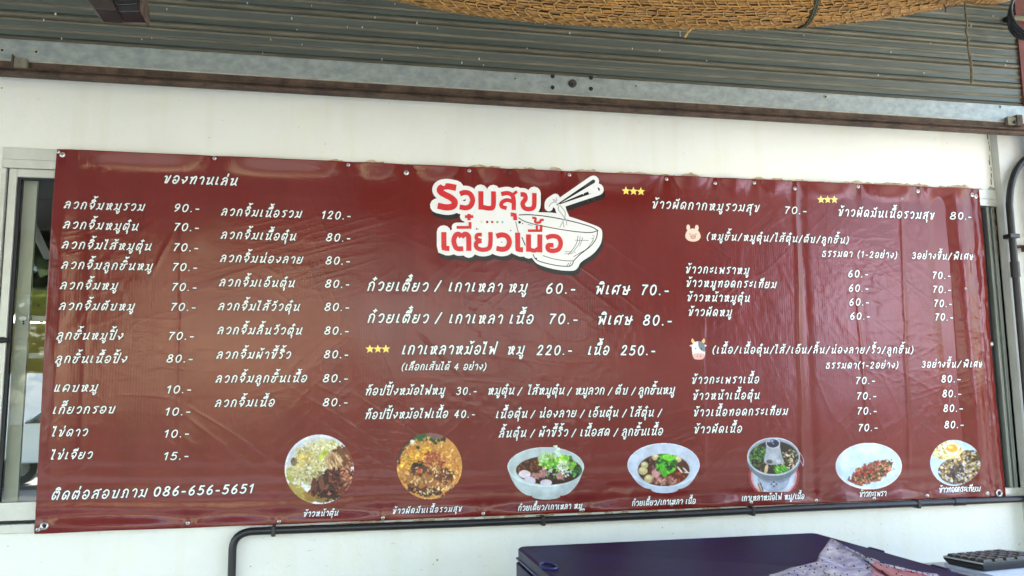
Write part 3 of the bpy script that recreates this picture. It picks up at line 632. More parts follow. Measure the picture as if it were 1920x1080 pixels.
ABOVE = {'ิ': '-.6,1.22 -.48,1.42 -.26,1.44 -.1,1.24;-.1,1.24 -.6,1.22', 'ี': '-.6,1.22 -.48,1.42 -.26,1.44 -.1,1.24;-.1,1.24 -.6,1.22|-.09,1.24 -.06,1.6',
 'ึ': '-.6,1.22 -.48,1.42 -.26,1.44 -.1,1.24;-.1,1.24 -.6,1.22|o-.1,1.48,.07', 'ื': '-.6,1.22 -.48,1.42 -.26,1.44 -.1,1.24;-.1,1.24 -.6,1.22|-.24,1.36 -.22,1.6|-.07,1.24 -.04,1.6',
 'ั': 'o-.42,1.32,.07|-.34,1.24 -.2,1.26 -.06,1.5', '็': '-.5,1.18 -.54,1.36 -.36,1.42 -.28,1.28|-.5,1.52 -.3,1.5 -.04,1.58'}
TONE = {'่': '-.2,0 -.17,.3', '้': '-.46,.3 -.3,.26 -.34,.06;-.34,.06 .0,.3', '๊': '-.56,.04 -.5,.26 -.4,.16 -.34,.26 -.26,.04 -.04,.34', '๋': '-.24,0 -.2,.36|-.4,.17 -.03,.2'}
BELOW = {'ุ': '-.28,-.17 -.12,-.19;-.12,-.19 -.14,-.56', 'ู': '-.5,-.16 -.36,-.2 -.34,-.54;-.34,-.54 -.18,-.52 -.06,-.16'}
def parse(s):
    out = []
    if not s: return out
    for part in s.split('|'):
        if part[0] == 'o':
            x, y, r = map(float, part[1:].split(',')); out.append(('o', [(x + r * math.cos(a), y + r * math.sin(a)) for a in np.arange(10) * 2 * math.pi / 10]))
        else:
            for seg in part.split(';'):
                pts = [tuple(map(float, q.split(','))) for q in seg.split()]
                out.append(('s', cr(pts) if len(pts) > 2 else pts))
    return out
def text(s, x0, x1, yb, h, name='menu_line', weight=.175, label=None):
    ua, va = uv(x0, yb); ub, _ = uv(x1, yb + (659 - yb) / (8827 - x0) * (x1 - x0)); vt = uv(x0, yb - h)[1]
    S = (va - vt) / (1 + weight); base = va - S * weight / 2
    items = []; adv = []                # clusters
    prev_up = False; right = 0
    cl = []
    for ch in s:
        if ch in GL: cl.append([ch])
        elif ch in ABOVE or ch in TONE or ch in BELOW: cl[-1].append(ch)
    nat = sum(GL[c[0]][0] for c in cl); Wt = (ub - ua) / S - weight * .6; n = len(cl)
    ls = (Wt - nat + .12) / max(n - 1, 1); sx = 1.
    if ls > .34: sx = min((Wt) / (nat + .34 * (n - 1)), 1.3); ls = .34
    if ls < .0: ls = 0.; sx = Wt / (nat - .1)
    if n == 1: sx = 1
    P = Print(); x = 0.; jit = random.Random(s)
    def put(strokes, ox, oy, sc_):
        for kd, pts in strokes:
            q = []
            for (a, b) in pts:
                yy = b + oy; xx = ox + a * sx + .24 * yy
                q.append((ua + (xx + weight * .3) * S, base - yy * S))
            P.stroke(q, S * (weight + .20), 0, 0, closed=(kd == 'o')); P.stroke(q, S * weight, 1, .0006, closed=(kd == 'o'))
    for c in cl:
        w_, st = GL[c[0]]; put(parse(st), x, jit.uniform(-.015, .015), 1)
        tall = -.30 if c[0] in 'ปฟ' else 0; up = any(k in ABOVE for k in c[1:])
        for k in c[1:]:
            rx = x + (w_ + tall) * sx
            if k in ABOVE: put(parse(ABOVE[k]), rx, 0, 1)
            elif k in TONE: put(parse(TONE[k]), rx, 1.66 if up else 1.24, 1)
            else: put(parse(BELOW[k]), rx + (.0 if c[0] not in 'กตดคถภญฎฏ' else .02), 0, 1)
        x += w_ * sx + ls
    return P.build(name, [P_halo, P_white], label or ('white hand lettered text reading "%s"' % s))

C1 = [('ลวกจิ้มหมูรวม', 120, 271, 391.5, '90.-', 324, 375, 397), ('ลวกจิ้มหมูตุ๋น', 118.6, 260, 429, '70.-', 324, 374, 433), ('ลวกจิ้มไส้หมูตุ๋น', 116, 285.5, 466.5, '70.-', 323, 373, 471),
 ('ลวกจิ้มลูกชิ้นหมู', 115, 287.5, 504.5, '70.-', 321, 371, 508), ('ลวกจิ้มหมู', 112.6, 221, 542.6, '70.-', 320, 370, 545.5), ('ลวกจิ้มตับหมู', 110.5, 254, 581.5, '70.-', 318, 369, 583),
 ('ลูกชิ้นหมูปิ้ง', 106, 232, 637, '70.-', 314, 365.5, 637.5), ('ลูกชิ้นเนื้อปิ้ง', 103.6, 240, 681, '80.-', 311, 363, 680), ('แคบหมู', 101, 185, 735, '10.-', 310.6, 361, 738),
 ('เกี๊ยวกรอบ', 98.6, 218.5, 776.5, '10.-', 308, 360, 779.5), ('ไข่ดาว', 97, 166, 819, '10.-', 306, 357.5, 821), ('ไข่เจียว', 95, 175, 862, '15.-', 305, 357, 863)]
C2 = [('ลวกจิ้มเนื้อรวม', 413.7, 565, 404.5, '120.-', 601, 657.7, 410.5), ('ลวกจิ้มเนื้อตุ๋น', 413, 555, 448, '80.-', 610, 657.7, 452.5), ('ลวกจิ้มน่องลาย', 411.5, 568.5, 491.6, '80.-', 609, 657, 496),
 ('ลวกจิ้มเอ็นตุ๋น', 410, 553, 537, '80.-', 608, 656, 539.5), ('ลวกจิ้มไส้วัวตุ๋น', 408, 562.5, 582, '80.-', 607, 656, 583), ('ลวกจิ้มลิ้นวัวตุ๋น', 406.6, 567.4, 627, '80.-', 606.7, 655, 627.5),
 ('ลวกจิ้มผ้าขี้ริ้ว', 405, 547, 673, '80.-', 606, 654, 672), ('ลวกจิ้มลูกชิ้นเนื้อ', 403.4, 578, 718, '80.-', 604, 654, 717), ('ลวกจิ้มเนื้อ', 402, 516.5, 763.5, '80.-', 604, 653.6, 762)]
for a, x0, x1, y, b, p0, p1, y2 in C1 + C2: text(a, x0, x1, y, 14.2); text(b, p0, p1, y2, 14, 'price', .18)
text('ของทานเล่น', 305, 445, 343.5, 16, 'heading', .2); text('ติดต่อสอบถาม', 95, 276, 938, 17.5, 'contact_line', .17); text('086-656-5651', 286, 478.5, 931, 17, 'contact_line', .2)
for a, x0, x1, y, h in [
 ('ก๋วยเตี๋ยว', 687.7, 803, 545.7, 18), ('/', 814, 831, 546, 18), ('เกาเหลา', 840, 941, 547, 18), ('หมู', 952, 988, 548.5, 18), ('พิเศษ', 1115, 1181, 552, 18),
 ('ก๋วยเตี๋ยว', 688, 804, 605.7, 18), ('/', 815, 832, 606, 18), ('เกาเหลา', 841, 941.7, 606.7, 18), ('เนื้อ', 954, 1000, 607.5, 18), ('พิเศษ', 1119, 1186, 609, 18),
 ('เกาเหลาหม้อไฟ', 752.5, 927.5, 665, 18), ('หมู', 949.6, 982, 665.3, 17.5), ('เนื้อ', 1101.6, 1141, 666, 17.5)]: text(a, x0, x1, y, h)
for a, x0, x1, y, h in [('60.-', 1021.7, 1079, 550.7, 18.5), ('70.-', 1200, 1254, 553.5, 18.5), ('70.-', 1027, 1084, 608, 18.5), ('80.-', 1204, 1260, 610.5, 18.5), ('220.-', 1005, 1072, 666, 17.5), ('250.-', 1162.5, 1228, 666.5, 17.5),
 ('30.-', 854, 893, 740.5, 13.5), ('40.-', 850, 890, 784, 13.5)]: text(a, x0, x1, y, h, 'price', .18)
text('(เลือกเส้นได้ 4 อย่าง)', 752, 910, 694.6, 12)
for a, x0, x1, y in [('ท็อปปิ้งหม้อไฟหมู', 683.6, 832, 741.4), ('หมูตุ๋น', 913.4, 962, 740.5), ('/', 969.6, 978.5, 741), ('ไส้หมูตุ๋น', 989, 1056, 740.5), ('/', 1063, 1071.7, 741), ('หมูลวก', 1077.7, 1131.5, 740.5), ('/', 1139, 1148.4, 741), ('ตับ', 1152.6, 1174.8, 740), ('/', 1183, 1191, 740.5), ('ลูกชิ้นหมู', 1196, 1263, 740),
 ('ท็อปปิ้งหม้อไฟเนื้อ', 683, 837.7, 786), ('เนื้อตุ๋น', 929, 986.5, 784.5), ('/', 994, 1003, 784), ('น่องลาย', 1010, 1078.7, 783.5), ('/', 1087, 1096, 783), ('เอ็นตุ๋น', 1102.7, 1157, 782.5), ('/', 1166, 1175, 782), ('ไส้ตุ๋น', 1181, 1223.7, 782), ('/', 1232.5, 1241, 781.5),
 ('ลิ้นตุ๋น', 934.5, 984.4, 820.6), ('/', 993.6, 1002, 820), ('ผ้าขี้ริ้ว', 1009.4, 1063, 819.5), ('/', 1071, 1080, 819), ('เนื้อสด', 1087, 1141, 818.5), ('/', 1150, 1158.6, 818), ('ลูกชิ้นเนื้อ', 1165, 1241, 817.5)]: text(a, x0, x1, y, 14 if a != '/' else 13)
for a, x0, x1, y in [('ข้าวหน้าตุ๋น', 568, 632.7, 969.2), ('ข้าวผัดมันเนื้อรวมสุข', 735, 864, 963.8), ('ก๋วยเตี๋ยว/เกาเหลา หมู', 969.6, 1090, 958), ('ก๋วยเตี๋ยว/เกาเหลา เนื้อ', 1183, 1302, 949), ('เกาเหลาหม้อไฟ หมู/เนื้อ', 1389.5, 1506, 940), ('ข้าวกะเพรา', 1610, 1660, 932), ('ข้าวทอดกระเทียม', 1759, 1832.5, 924)]: text(a, x0, x1, y, 9.8, 'caption', .19)
for a, x0, x1, y, h in [('ข้าวผัดกากหมูรวมสุข', 1221, 1427, 391, 14.5), ('ข้าวผัดมันเนื้อรวมสุข', 1570, 1754, 405.5, 14), ('(หมูชิ้น/หมูตุ๋น/ไส้ตุ๋น/ตับ/ลูกชิ้น)', 1324, 1595, 450, 12.5), ('ธรรมดา (1-2อย่าง)', 1540, 1682.7, 481.5, 11.5), ('3อย่างขึ้น/พิเศษ', 1709, 1823, 485.4, 11.5),
 ('ข้าวกะเพราหมู', 1284, 1404, 512.5, 13.3), ('ข้าวหมูทอดกระเทียม', 1285, 1455, 538, 13.3), ('ข้าวหน้าหมูตุ๋น', 1286.7, 1405.4, 565, 13.3), ('ข้าวผัดหมู', 1289, 1372, 592.7, 13.3),
 ('(เนื้อ/เนื้อตุ๋น/ไส้/เอ็น/ลิ้น/น่องลาย/ริ้ว/ลูกชิ้น)', 1334.6, 1719, 663.2, 12.8), ('ธรรมดา(1-2อย่าง)', 1547, 1687, 691.5, 11.5), ('3อย่างขึ้น/พิเศษ', 1727, 1840, 689.5, 11.5),
 ('ข้าวกะเพราเนื้อ', 1295.6, 1423.5, 720, 13.3), ('ข้าวหน้าเนื้อตุ๋น', 1297.7, 1424.5, 750, 13.3), ('ข้าวเนื้อทอดกระเทียม', 1299, 1478, 781, 13.3), ('ข้าวผัดเนื้อ', 1300, 1392, 813, 13.3)]: text(a, x0, x1, y, h)
for a, x0, x1, y in [('70.-', 1469.5, 1515.5, 401), ('80.-', 1779, 1822, 412), ('60.-', 1589, 1628.5, 520), ('60.-', 1590, 1629, 547), ('60.-', 1591, 1630, 573), ('60.-', 1592.5, 1632, 599.5), ('70.-', 1747.5, 1783, 523), ('70.-', 1748, 1784.5, 549.5), ('70.-', 1750, 1786, 575.7), ('70.-', 1752, 1788, 601.2),
 ('70.-', 1603, 1642, 720.6), ('70.-', 1605, 1644, 749.5), ('70.-', 1606, 1645, 777.6), ('70.-', 1608, 1647, 809), ('80.-', 1764, 1802, 717.4), ('80.-', 1766, 1803, 745), ('80.-', 1768, 1806, 772.6), ('80.-', 1770, 1808, 803.5)]: text(a, x0, x1, y, 12.8, 'price', .18)

# stars, each with two facet tones
def star(cx, cy, r):
    P = Print(); c = np.array(uv(cx, cy)); R0 = abs(uv(cx + r, cy)[0] - c[0]); pts = []
    for i in range(10):
        a = -math.pi / 2 + i * math.pi / 5; rr = R0 if i % 2 == 0 else R0 * .46; pts.append((c[0] + rr * math.cos(a), c[1] + rr * math.sin(a)))
    P.v += [(x, y, P.e + .0003) for x, y in pts] + [(c[0], c[1], P.e + .0003)]
    for i in range(10): P.f.append((i, (i + 1) % 10, 10)); P.mi.append(i % 2)
    P.build('star', [P_gold, P_gold2])
for x in (1173.5, 1187.5, 1201.5): star(x, 358.7 + (x - 1187) * .04, 8)
for x in (1539, 1551.5, 1564): star(x, 374.5, 7.2)
for x in (693.5, 708.5, 723.5): star(x, 654.5, 8.4)

# ---- logo: traced in its own drawing units
def LG(x, y): return uv(790 + x / 4.908, 310 + y / 4.908)
LU = abs(LG(1000, 500)[0] - LG(900, 500)[0]) / 100
def lstroke(P, pts, w, k, e=0, smooth=True, dx=0, dy=0, w2_=None, cap=True):
    pts = cr(pts, 5) if smooth and len(pts) > 2 else pts
    P.stroke([LG(a + dx, b + dy) for a, b in pts], w * LU, k, e, cap=cap, w2_=None if w2_ is None else w2_ * LU)
letters1 = [([(320, 208), (240, 194), (182, 206), (172, 236), (205, 264), (270, 298), (306, 335), (292, 376), (232, 388), (150, 372)], 57), ([(355, 264), (400, 250), (448, 264), (472, 318), (452, 374), (410, 392), (352, 384)], 46),
 ([(548, 238), (548, 408)], 46), ([(664, 240), (662, 372), (630, 396), (552, 384)], 44), ([(735, 264), (795, 256), (838, 280), (850, 330), (850, 412)], 40), ([(848, 338), (790, 320), (744, 340), (738, 378), (785, 396)], 36), ([(845, 268), (880, 240)], 26),
 ([(822, 452), (862, 456), (864, 506)], 36), ([(912, 268), (950, 272), (958, 310), (932, 350), (950, 394), (1000, 402), (1036, 376), (1040, 255)], 42),
 ([(207, 615), (207, 764), (258, 766)], 46), ([(385, 768), (325, 764), (298, 700), (315, 645), (345, 634), (368, 660)], 44), ([(368, 660), (400, 634), (432, 650), (436, 700), (436, 788)], 46),
 ([(324, 572), (460, 572)], 26), ([(448, 522), (448, 580)], 26), ([(400, 473), (478, 473)], 26), ([(438, 448), (438, 506)], 30),
 ([(556, 638), (514, 642), (508, 676), (552, 694)], 34), ([(552, 694), (508, 712), (508, 756), (560, 778), (622, 762), (636, 700), (636, 615)], 40), ([(690, 654), (740, 640), (788, 656), (810, 704), (790, 758), (742, 774), (690, 764)], 46),
 ([(886, 620), (886, 776), (935, 778)], 46), ([(986, 636), (986, 796)], 46), ([(986, 770), (1040, 786), (1090, 758)], 38), ([(1090, 636), (1090, 802)], 46),
 ([(980, 602), (1112, 602)], 24), ([(1062, 555), (1062, 600)], 22), ([(1102, 548), (1102, 600)], 24), ([(1020, 484), (1050, 488), (1048, 524), (1090, 526), (1098, 506), (1126, 502)], 22),
 ([(1148, 668), (1200, 652), (1258, 664), (1282, 715), (1262, 772), (1212, 788), (1168, 776), (1166, 738), (1216, 736)], 42)]
sharp = {9, 19, 7}
bowl_out = [(880, 425), (1100, 432), (1230, 440), (1370, 475), (1560, 540), (1640, 575), (1664, 620), (1650, 720), (1580, 815), (1470, 890), (1440, 940), (1395, 970), (1250, 962), (1090, 918), (1030, 870), (990, 800), (900, 700), (850, 560)]
chop = [([(1580, 150), (1245, 365)], 34, 8), ([(1625, 222), (1275, 355)], 36, 8)]
def slab(P, k, dx, dy, e):
    for i, (pts, w) in enumerate(letters1): lstroke(P, pts, w + 78 if w > 34 else w + 62, k, e, i not in sharp, dx, dy)
    P.poly([LG(a + dx, b + dy) for a, b in [(p.tolist()) for p in cr(bowl_out + bowl_out[:1], 4)[:-1]]], k, e)
    for pts, a, b in chop: lstroke(P, pts, a + 74, k, e, False, dx, dy, w2_=b + 70)
    lstroke(P, [(1235, 300), (1180, 340), (1172, 385)], 80, k, e, True, dx, dy); lstroke(P, [(1270, 360), (1290, 430), (1320, 500)], 100, k, e, True, dx, dy)
    lstroke(P, [(560, 500), (900, 500)], 190, k, e, False, dx, dy); lstroke(P, [(700, 440), (1040, 470)], 110, k, e, False, dx, dy)
P = Print(.0005); slab(P, 0, 14, 42, 0); P.build('logo_shadow', [P_blk])
P = Print(.0009); slab(P, 0, 0, 0, 0); P.build('logo_backing', [P_white])
P = Print(.0017)
for i, (pts, w) in enumerate(letters1): lstroke(P, pts, w, 0, 0, i not in sharp, cap=(w < 30) and False)
P.build('logo_lettering', [P_red], 'red rounded Thai logo lettering on a white backing')
P = Print(.0013)
for pts, a, b in chop: lstroke(P, pts, a, 0, 0, False, w2_=b)
P.build('logo_chopsticks', [P_blk])
P = Print(.0013)
for pts, w in [([(900, 457), (1000, 455), (1180, 475), (1400, 520), (1560, 566), (1622, 600)], 9), ([(895, 484), (960, 520), (1100, 556), (1340, 600), (1540, 620), (1622, 602)], 8), ([(1622, 604), (1605, 680), (1550, 750), (1460, 820), (1400, 880)], 8),
 ([(1400, 880), (1385, 915), (1350, 930), (1230, 920), (1090, 885), (1045, 855), (1028, 820)], 8), ([(1120, 832), (1210, 860), (1320, 878), (1395, 880)], 6), ([(868, 520), (885, 590), (892, 618)], 6), ([(925, 665), (940, 700), (955, 735)], 9), ([(1440, 650), (1430, 710), (1395, 770), (1350, 825)], 5), ([(1460, 655), (1450, 720), (1400, 790)], 4), ([(1415, 690), (1535, 692)], 4), ([(1485, 665), (1455, 745)], 4), ([(1320, 795), (1420, 800)], 4), ([(1315, 815), (1390, 812)], 4), ([(1580, 690), (1520, 770), (1400, 840)], 5), ([(1590, 650), (1575, 700)], 4), ([(1355, 900), (1340, 925)], 5), ([(1375, 895), (1358, 925)], 5), ([(980, 545), (1020, 552)], 4)]: lstroke(P, pts, w, 0)
for x, y, r in [(904, 524, 13), (932, 536, 6), (1056, 858, 9), (1570, 675, 5), (1578, 645, 4)]: P.poly([LG(x + r * math.cos(a), y + r * math.sin(a)) for a in np.arange(12) * math.pi / 6], 0)
P.build('logo_bowl', [P_blk])
P = Print(.0015)
for pts in [[(1175, 380), (1195, 350), (1240, 335)], [(1210, 312), (1245, 325), (1240, 300)], [(1215, 325), (1240, 345)], [(1262, 372), (1262, 410), (1300, 460), (1330, 500), (1335, 550)], [(1275, 370), (1310, 410), (1325, 450), (1305, 510), (1275, 568)], [(1300, 500), (1312, 570)]]: lstroke(P, pts, 9, 0)
P.build('logo_noodles', [P_grey])
for x, m_ in ((557, P_cream), (605, P_maroon), (652, P_red), (700, P_green), (748, P_teal)):
    P = Print(.0013); P.poly([LG(x + 12 * math.cos(a), 522 + 12 * math.sin(a)) for a in np.arange(12) * math.pi / 6], 0); P.build('logo_dot', [m_])

# ---- pig and cow faces
def icon(name, ox, oy, sc, parts, mats):
    P = Print(); 
    for e, (kind, k, *a) in enumerate(parts):
        f = lambda x, y: uv(ox + x / sc, oy + y / sc)
        if kind == 'e': x, y, rx, ry = a; P.poly([f(x + rx * math.cos(q), y + ry * math.sin(q)) for q in np.arange(20) * math.pi / 10], k, e * .00012)
        elif kind == 'p': P.poly([f(*q) for q in a[0]], k, e * .00012)
        else: P.poly([f(*q.tolist()) for q in cr(a[0] + a[0][:1], 4)[:-1]], k, e * .00012)
    P.build(name, mats)
icon('pig_icon', 1270, 410, 18, [('e', 0, 365, 300, 62, 100), ('e', 0, 655, 310, 62, 100), ('c', 0, [(520, 325), (690, 400), (765, 520), (775, 640), (690, 740), (540, 775), (370, 740), (275, 640), (275, 520), (350, 390)]), ('e', 2, 528, 612, 92, 76), ('e', 1, 528, 612, 78, 62), ('e', 2, 495, 612, 16, 20), ('e', 2, 558, 612, 16, 20), ('e', 2, 418, 520, 18, 24), ('e', 2, 622, 526, 18, 24)], [P_pig, P_pink, P_brown])
icon('cow_icon', 1280, 620, 15.43, [('c', 3, [(270, 215), (340, 310), (330, 360), (270, 355), (245, 290)]), ('c', 3, [(610, 220), (640, 290), (610, 360), (560, 350), (540, 310)]), ('c', 4, [(190, 430), (270, 400), (280, 460), (230, 462)]), ('c', 4, [(695, 430), (625, 405), (630, 460), (660, 462)]),
 ('c', 0, [(430, 308), (560, 340), (630, 430), (640, 600), (630, 740), (560, 820), (450, 832), (350, 820), (290, 740), (268, 600), (262, 450), (320, 345)]), ('c', 1, [(436, 312), (560, 340), (628, 430), (634, 600), (560, 590), (480, 520), (445, 420)]), ('c', 2, [(450, 650), (590, 665), (632, 720), (600, 790), (540, 832), (380, 832), (310, 790), (292, 700), (340, 662)]), ('e', 5, 370, 522, 17, 20), ('e', 5, 532, 524, 17, 20), ('e', 6, 415, 742, 14, 18), ('e', 6, 508, 742, 14, 18)],
 [P_white, P_slate, P_pink, P_horn, P_pig, P_blk, P_brown])

# ---- printed dish photographs: painted onto a fine coloured grid of the print
P_photo = vinyl(bpy.data.materials.new('printed photograph'), (1, 1, 1), None, .26, attr='print', spec=.35)
def srgb(c):
    c = np.array(c, float) / 255; return np.where(c < .04045, c / 12.92, ((c + .055) / 1.055) ** 2.4)
class Dish:
    SS = 1.5
    def __init__(s, x0, y0, x1, y1, seed):
        s.x0, s.y0 = x0, y0; s.w = int((x1 - x0) * s.SS); s.h = int((y1 - y0) * s.SS); s.c = np.zeros((s.w, s.h, 3)); s.a = np.zeros((s.w, s.h), bool)
        X, Y = np.meshgrid(np.arange(s.w) / s.SS + x0, np.arange(s.h) / s.SS + y0, indexing='ij'); s.X, s.Y = X, Y; s.r = random.Random(seed); s.n = seed * 13.7
    def ell(s, cx, cy, rx, ry, col, ang=0, mask=True, clip=None, jag=0., alpha=True, mixk=1., tex=0.):
        R = max(rx, ry) * 1.3 + 1; i0 = max(int((cx - R - s.x0) * s.SS), 0); i1 = min(int((cx + R - s.x0) * s.SS) + 1, s.w); j0 = max(int((cy - R - s.y0) * s.SS), 0); j1 = min(int((cy + R - s.y0) * s.SS) + 1, s.h)
        if i1 <= i0 or j1 <= j0: return
        X = s.X[i0:i1, j0:j1] - cx; Y = s.Y[i0:i1, j0:j1] - cy; c, n = math.cos(ang), math.sin(ang); A = (X * c + Y * n) / rx; B = (-X * n + Y * c) / ry
        d = A * A + B * B
        if jag: d = d * (1 + jag * fbm(s.X[i0:i1, j0:j1] * .35 + s.n, s.Y[i0:i1, j0:j1] * .35, 3))
        mk = d < 1
        if clip is not None: mk &= clip[i0:i1, j0:j1]
        if not alpha: mk &= s.a[i0:i1, j0:j1]
        col = srgb(col); cc = np.broadcast_to(col, (*mk.shape, 3)).copy()
        if tex: cc *= (1 + tex * fbm(s.X[i0:i1, j0:j1] * .8 + s.n, s.Y[i0:i1, j0:j1] * .8, 3))[..., None]
        s.c[i0:i1, j0:j1][mk] = s.c[i0:i1, j0:j1][mk] * (1 - mixk) + cc[mk] * mixk
        if alpha: s.a[i0:i1, j0:j1] |= mk
    def emask(s, cx, cy, rx, ry): return ((s.X - cx) / rx) ** 2 + ((s.Y - cy) / ry) ** 2 < 1
    def scatter(s, n, region, size, cols, clip=None, asp=(.3, .7), ang=None):
        cx, cy, rx, ry = region[:4]; ra = region[4] if len(region) > 4 else 0
        for _ in range(n):
            q = s.r.uniform(0, 6.283); d = math.sqrt(s.r.random()); a, b = d * rx * math.cos(q), d * ry * math.sin(q)
            x = cx + a * math.cos(ra) - b * math.sin(ra); y = cy + a * math.sin(ra) + b * math.cos(ra); z = s.r.uniform(*size)
            c = s.r.choice(cols); j = s.r.uniform(.82, 1.12); s.ell(x, y, z, z * s.r.uniform(*asp), [min(255, k * j) for k in c], s.r.uniform(0, 3.14) if ang is None else s.r.gauss(ang, .25), clip=clip, alpha=False)
    def grain(s, k=.1): s.c *= (1 + k * fbm(s.X * .5 + s.n, s.Y * .5 + 3, 4))[..., None].clip(.3, 1.7)
    def cut(s, m_): s.a &= m_
    def build(s, label):
        for _ in range(2):     # the print is a soft photograph
            A = s.c * s.a[..., None]; W_ = s.a.astype(float); B_ = A.copy(); Q = W_.copy()
            for ax_ in (0, 1):
                for sh in (1, -1): B_ += .5 * np.roll(A, sh, ax_); Q += .5 * np.roll(W_, sh, ax_)
            s.c = np.where(s.a[..., None], B_ / np.maximum(Q, 1)[..., None], 0)
        lo = 1 + .16 * fbm(s.X * .07 + s.n, s.Y * .07, 2); s.c *= lo.clip(.7, 1.2)[..., None]
        s.c = (np.maximum(s.c, 0) ** 1.22 * 1.06).clip(.004, .85)
        uvs = [uv(x, y) for x, y in ((s.x0, s.y0), (s.x0 + s.w / s.SS, s.y0), (s.x0, s.y0 + s.h / s.SS), (s.x0 + s.w / s.SS, s.y0 + s.h / s.SS))]
        fx = (s.X - s.x0) / (s.w / s.SS); fy = (s.Y - s.y0) / (s.h / s.SS)
        g = lambda k: (uvs[0][k] * (1 - fx) + uvs[1][k] * fx) * (1 - fy) + (uvs[2][k] * (1 - fx) + uvs[3][k] * fx) * fy
        u, v = g(0).ravel(), g(1).ravel()
        co = np.stack([bi(Xe, u, v), -bi(D, u, v) - .0007, bi(Ze, u, v)], 1)
        idx = np.arange(s.w * s.h).reshape(s.w, s.h); ok = s.a[:-1, :-1] & s.a[1:, :-1] & s.a[:-1, 1:] & s.a[1:, 1:]
        F_ = np.stack([idx[:-1, :-1][ok], idx[:-1, 1:][ok], idx[1:, 1:][ok], idx[1:, :-1][ok]], 1)
        used, inv = np.unique(F_, return_inverse=True); F_ = inv.reshape(F_.shape)
        me = bpy.data.meshes.new('dish_picture'); me.from_pydata(co[used].tolist(), [], F_.tolist()); me.materials.append(P_photo)
        at_ = me.color_attributes.new('print', 'FLOAT_COLOR', 'POINT'); cc = np.ones((len(used), 4), np.float32); cc[:, :3] = s.c.reshape(-1, 3)[used]; at_.data.foreach_set('color', cc.ravel())
        me.polygons.foreach_set('use_smooth', [True] * len(me.polygons)); me.update(); o = link('dish_picture', me, banner); o['label'] = label
WHT = (222, 226, 232)
# 1 stewed meat on rice
d = Dish(530, 811, 667, 949, 1); d.ell(598.5, 880, 65, 65.5, WHT); d.ell(598, 880, 60, 60, (206, 212, 220), alpha=False); d.ell(597, 881, 57, 57, (214, 218, 222), alpha=False)
pl = d.emask(598.5, 880, 65, 65.5)
d.ell(560, 925, 30, 12, (176, 160, 90), .6, clip=pl, jag=.6, alpha=False); d.ell(600, 930, 34, 12, (150, 120, 66), .05, clip=pl, jag=.4, alpha=False); d.ell(546, 890, 10, 14, (170, 168, 96), 0, clip=pl, jag=.5, alpha=False)
d.ell(582, 870, 32, 42, (196, 192, 150), .5, jag=.5, alpha=False); d.ell(608, 840, 26, 16, (216, 214, 168), -.2, jag=.4, alpha=False)
d.scatter(420, (580, 872, 30, 42, .4), (1.2, 3.2), [(232, 228, 190), (206, 198, 130), (160, 146, 80), (240, 236, 214), (120, 104, 60), (214, 190, 96)], pl)
d.scatter(130, (612, 838, 28, 12), (1.2, 3), [(236, 234, 206), (224, 216, 150), (190, 190, 120)], pl)
d.scatter(40, (572, 862, 16, 14), (1.5, 4), [(206, 170, 60), (196, 150, 60), (214, 196, 90)], pl)
d.ell(602, 856, 5, 8, (196, 206, 50), .5, alpha=False); d.ell(608, 850, 4, 6, (160, 180, 60), .9, alpha=False)
d.ell(632, 848, 11, 6, (110, 56, 44), .1, alpha=False); d.ell(551, 866, 6, 8, (88, 56, 48), 0, alpha=False)
d.ell(627, 908, 40, 30, (66, 36, 28), -.2, clip=pl, jag=.4, alpha=False, tex=.4); d.ell(644, 860, 22, 24, (128, 88, 62), .3, clip=pl, jag=.4, alpha=False, tex=.4); d.ell(650, 905, 20, 26, (128, 62, 52), 0, clip=pl, jag=.4, alpha=False, tex=.4)
d.ell(624, 864, 16, 16, (190, 164, 126), .3, jag=.3, alpha=False, tex=.4)
d.scatter(60, (626, 866, 15, 14), (1.5, 6), [(224, 200, 160), (160, 120, 86), (206, 178, 140)], pl, asp=(.12, .3), ang=1.3)
d.scatter(190, (634, 905, 34, 27), (1.5, 6), [(104, 52, 42), (60, 32, 24), (138, 82, 62), (40, 26, 22), (168, 112, 90), (90, 44, 36)], pl, asp=(.2, .6)); d.scatter(60, (651, 888, 12, 34), (1.4, 4), [(176, 104, 90), (196, 140, 110), (130, 60, 50), (206, 160, 120)], pl)
d.ell(582, 868, 34, 44, (206, 200, 160), .5, clip=pl & (d.X < 606) & (d.Y < 905), alpha=False, mixk=.3, jag=.5); d.ell(588, 914, 6, 18, (104, 54, 46), .05, alpha=False, tex=.3); d.ell(602, 906, 5, 15, (120, 78, 62), -.2, alpha=False, tex=.3); d.scatter(26, (610, 926, 40, 6), (1.4, 4), [(60, 36, 26), (110, 70, 44)], pl)
d.build('round printed picture of stewed meat on rice')
# 2 fried rice
d = Dish(741, 809, 868, 940, 2); d.ell(805, 874, 61.5, 62.5, (196, 150, 84)); pl = d.emask(804.5, 874, 61.5, 62.5)
d.ell(780, 838, 60, 36, (70, 56, 54), -.5, clip=pl, alpha=False); d.ell(796, 822, 20, 12, (64, 108, 60), .1, clip=pl, alpha=False, tex=.5); d.ell(815, 816, 18, 8, (130, 100, 96), 0, clip=pl, alpha=False)
for k in range(18): q = k / 17; d.ell(765 + 20 * q, 842 - 2 + 8 * q - 10 * math.sin(q * 2), 3, 3, (224, 222, 216), clip=pl, alpha=False); d.ell(772 + 14 * q, 828 + 16 * q - 4 * math.sin(q * 3), 3.4, 3.4, (220, 216, 212), clip=pl, alpha=False)
rc = ((d.X - 806) / 62) ** 2 + ((d.Y - 884) / 62) ** 2 + .15 * fbm(d.X * .2, d.Y * .2, 3) < 1; rc &= pl
d.c[rc] = srgb((190, 140, 74))
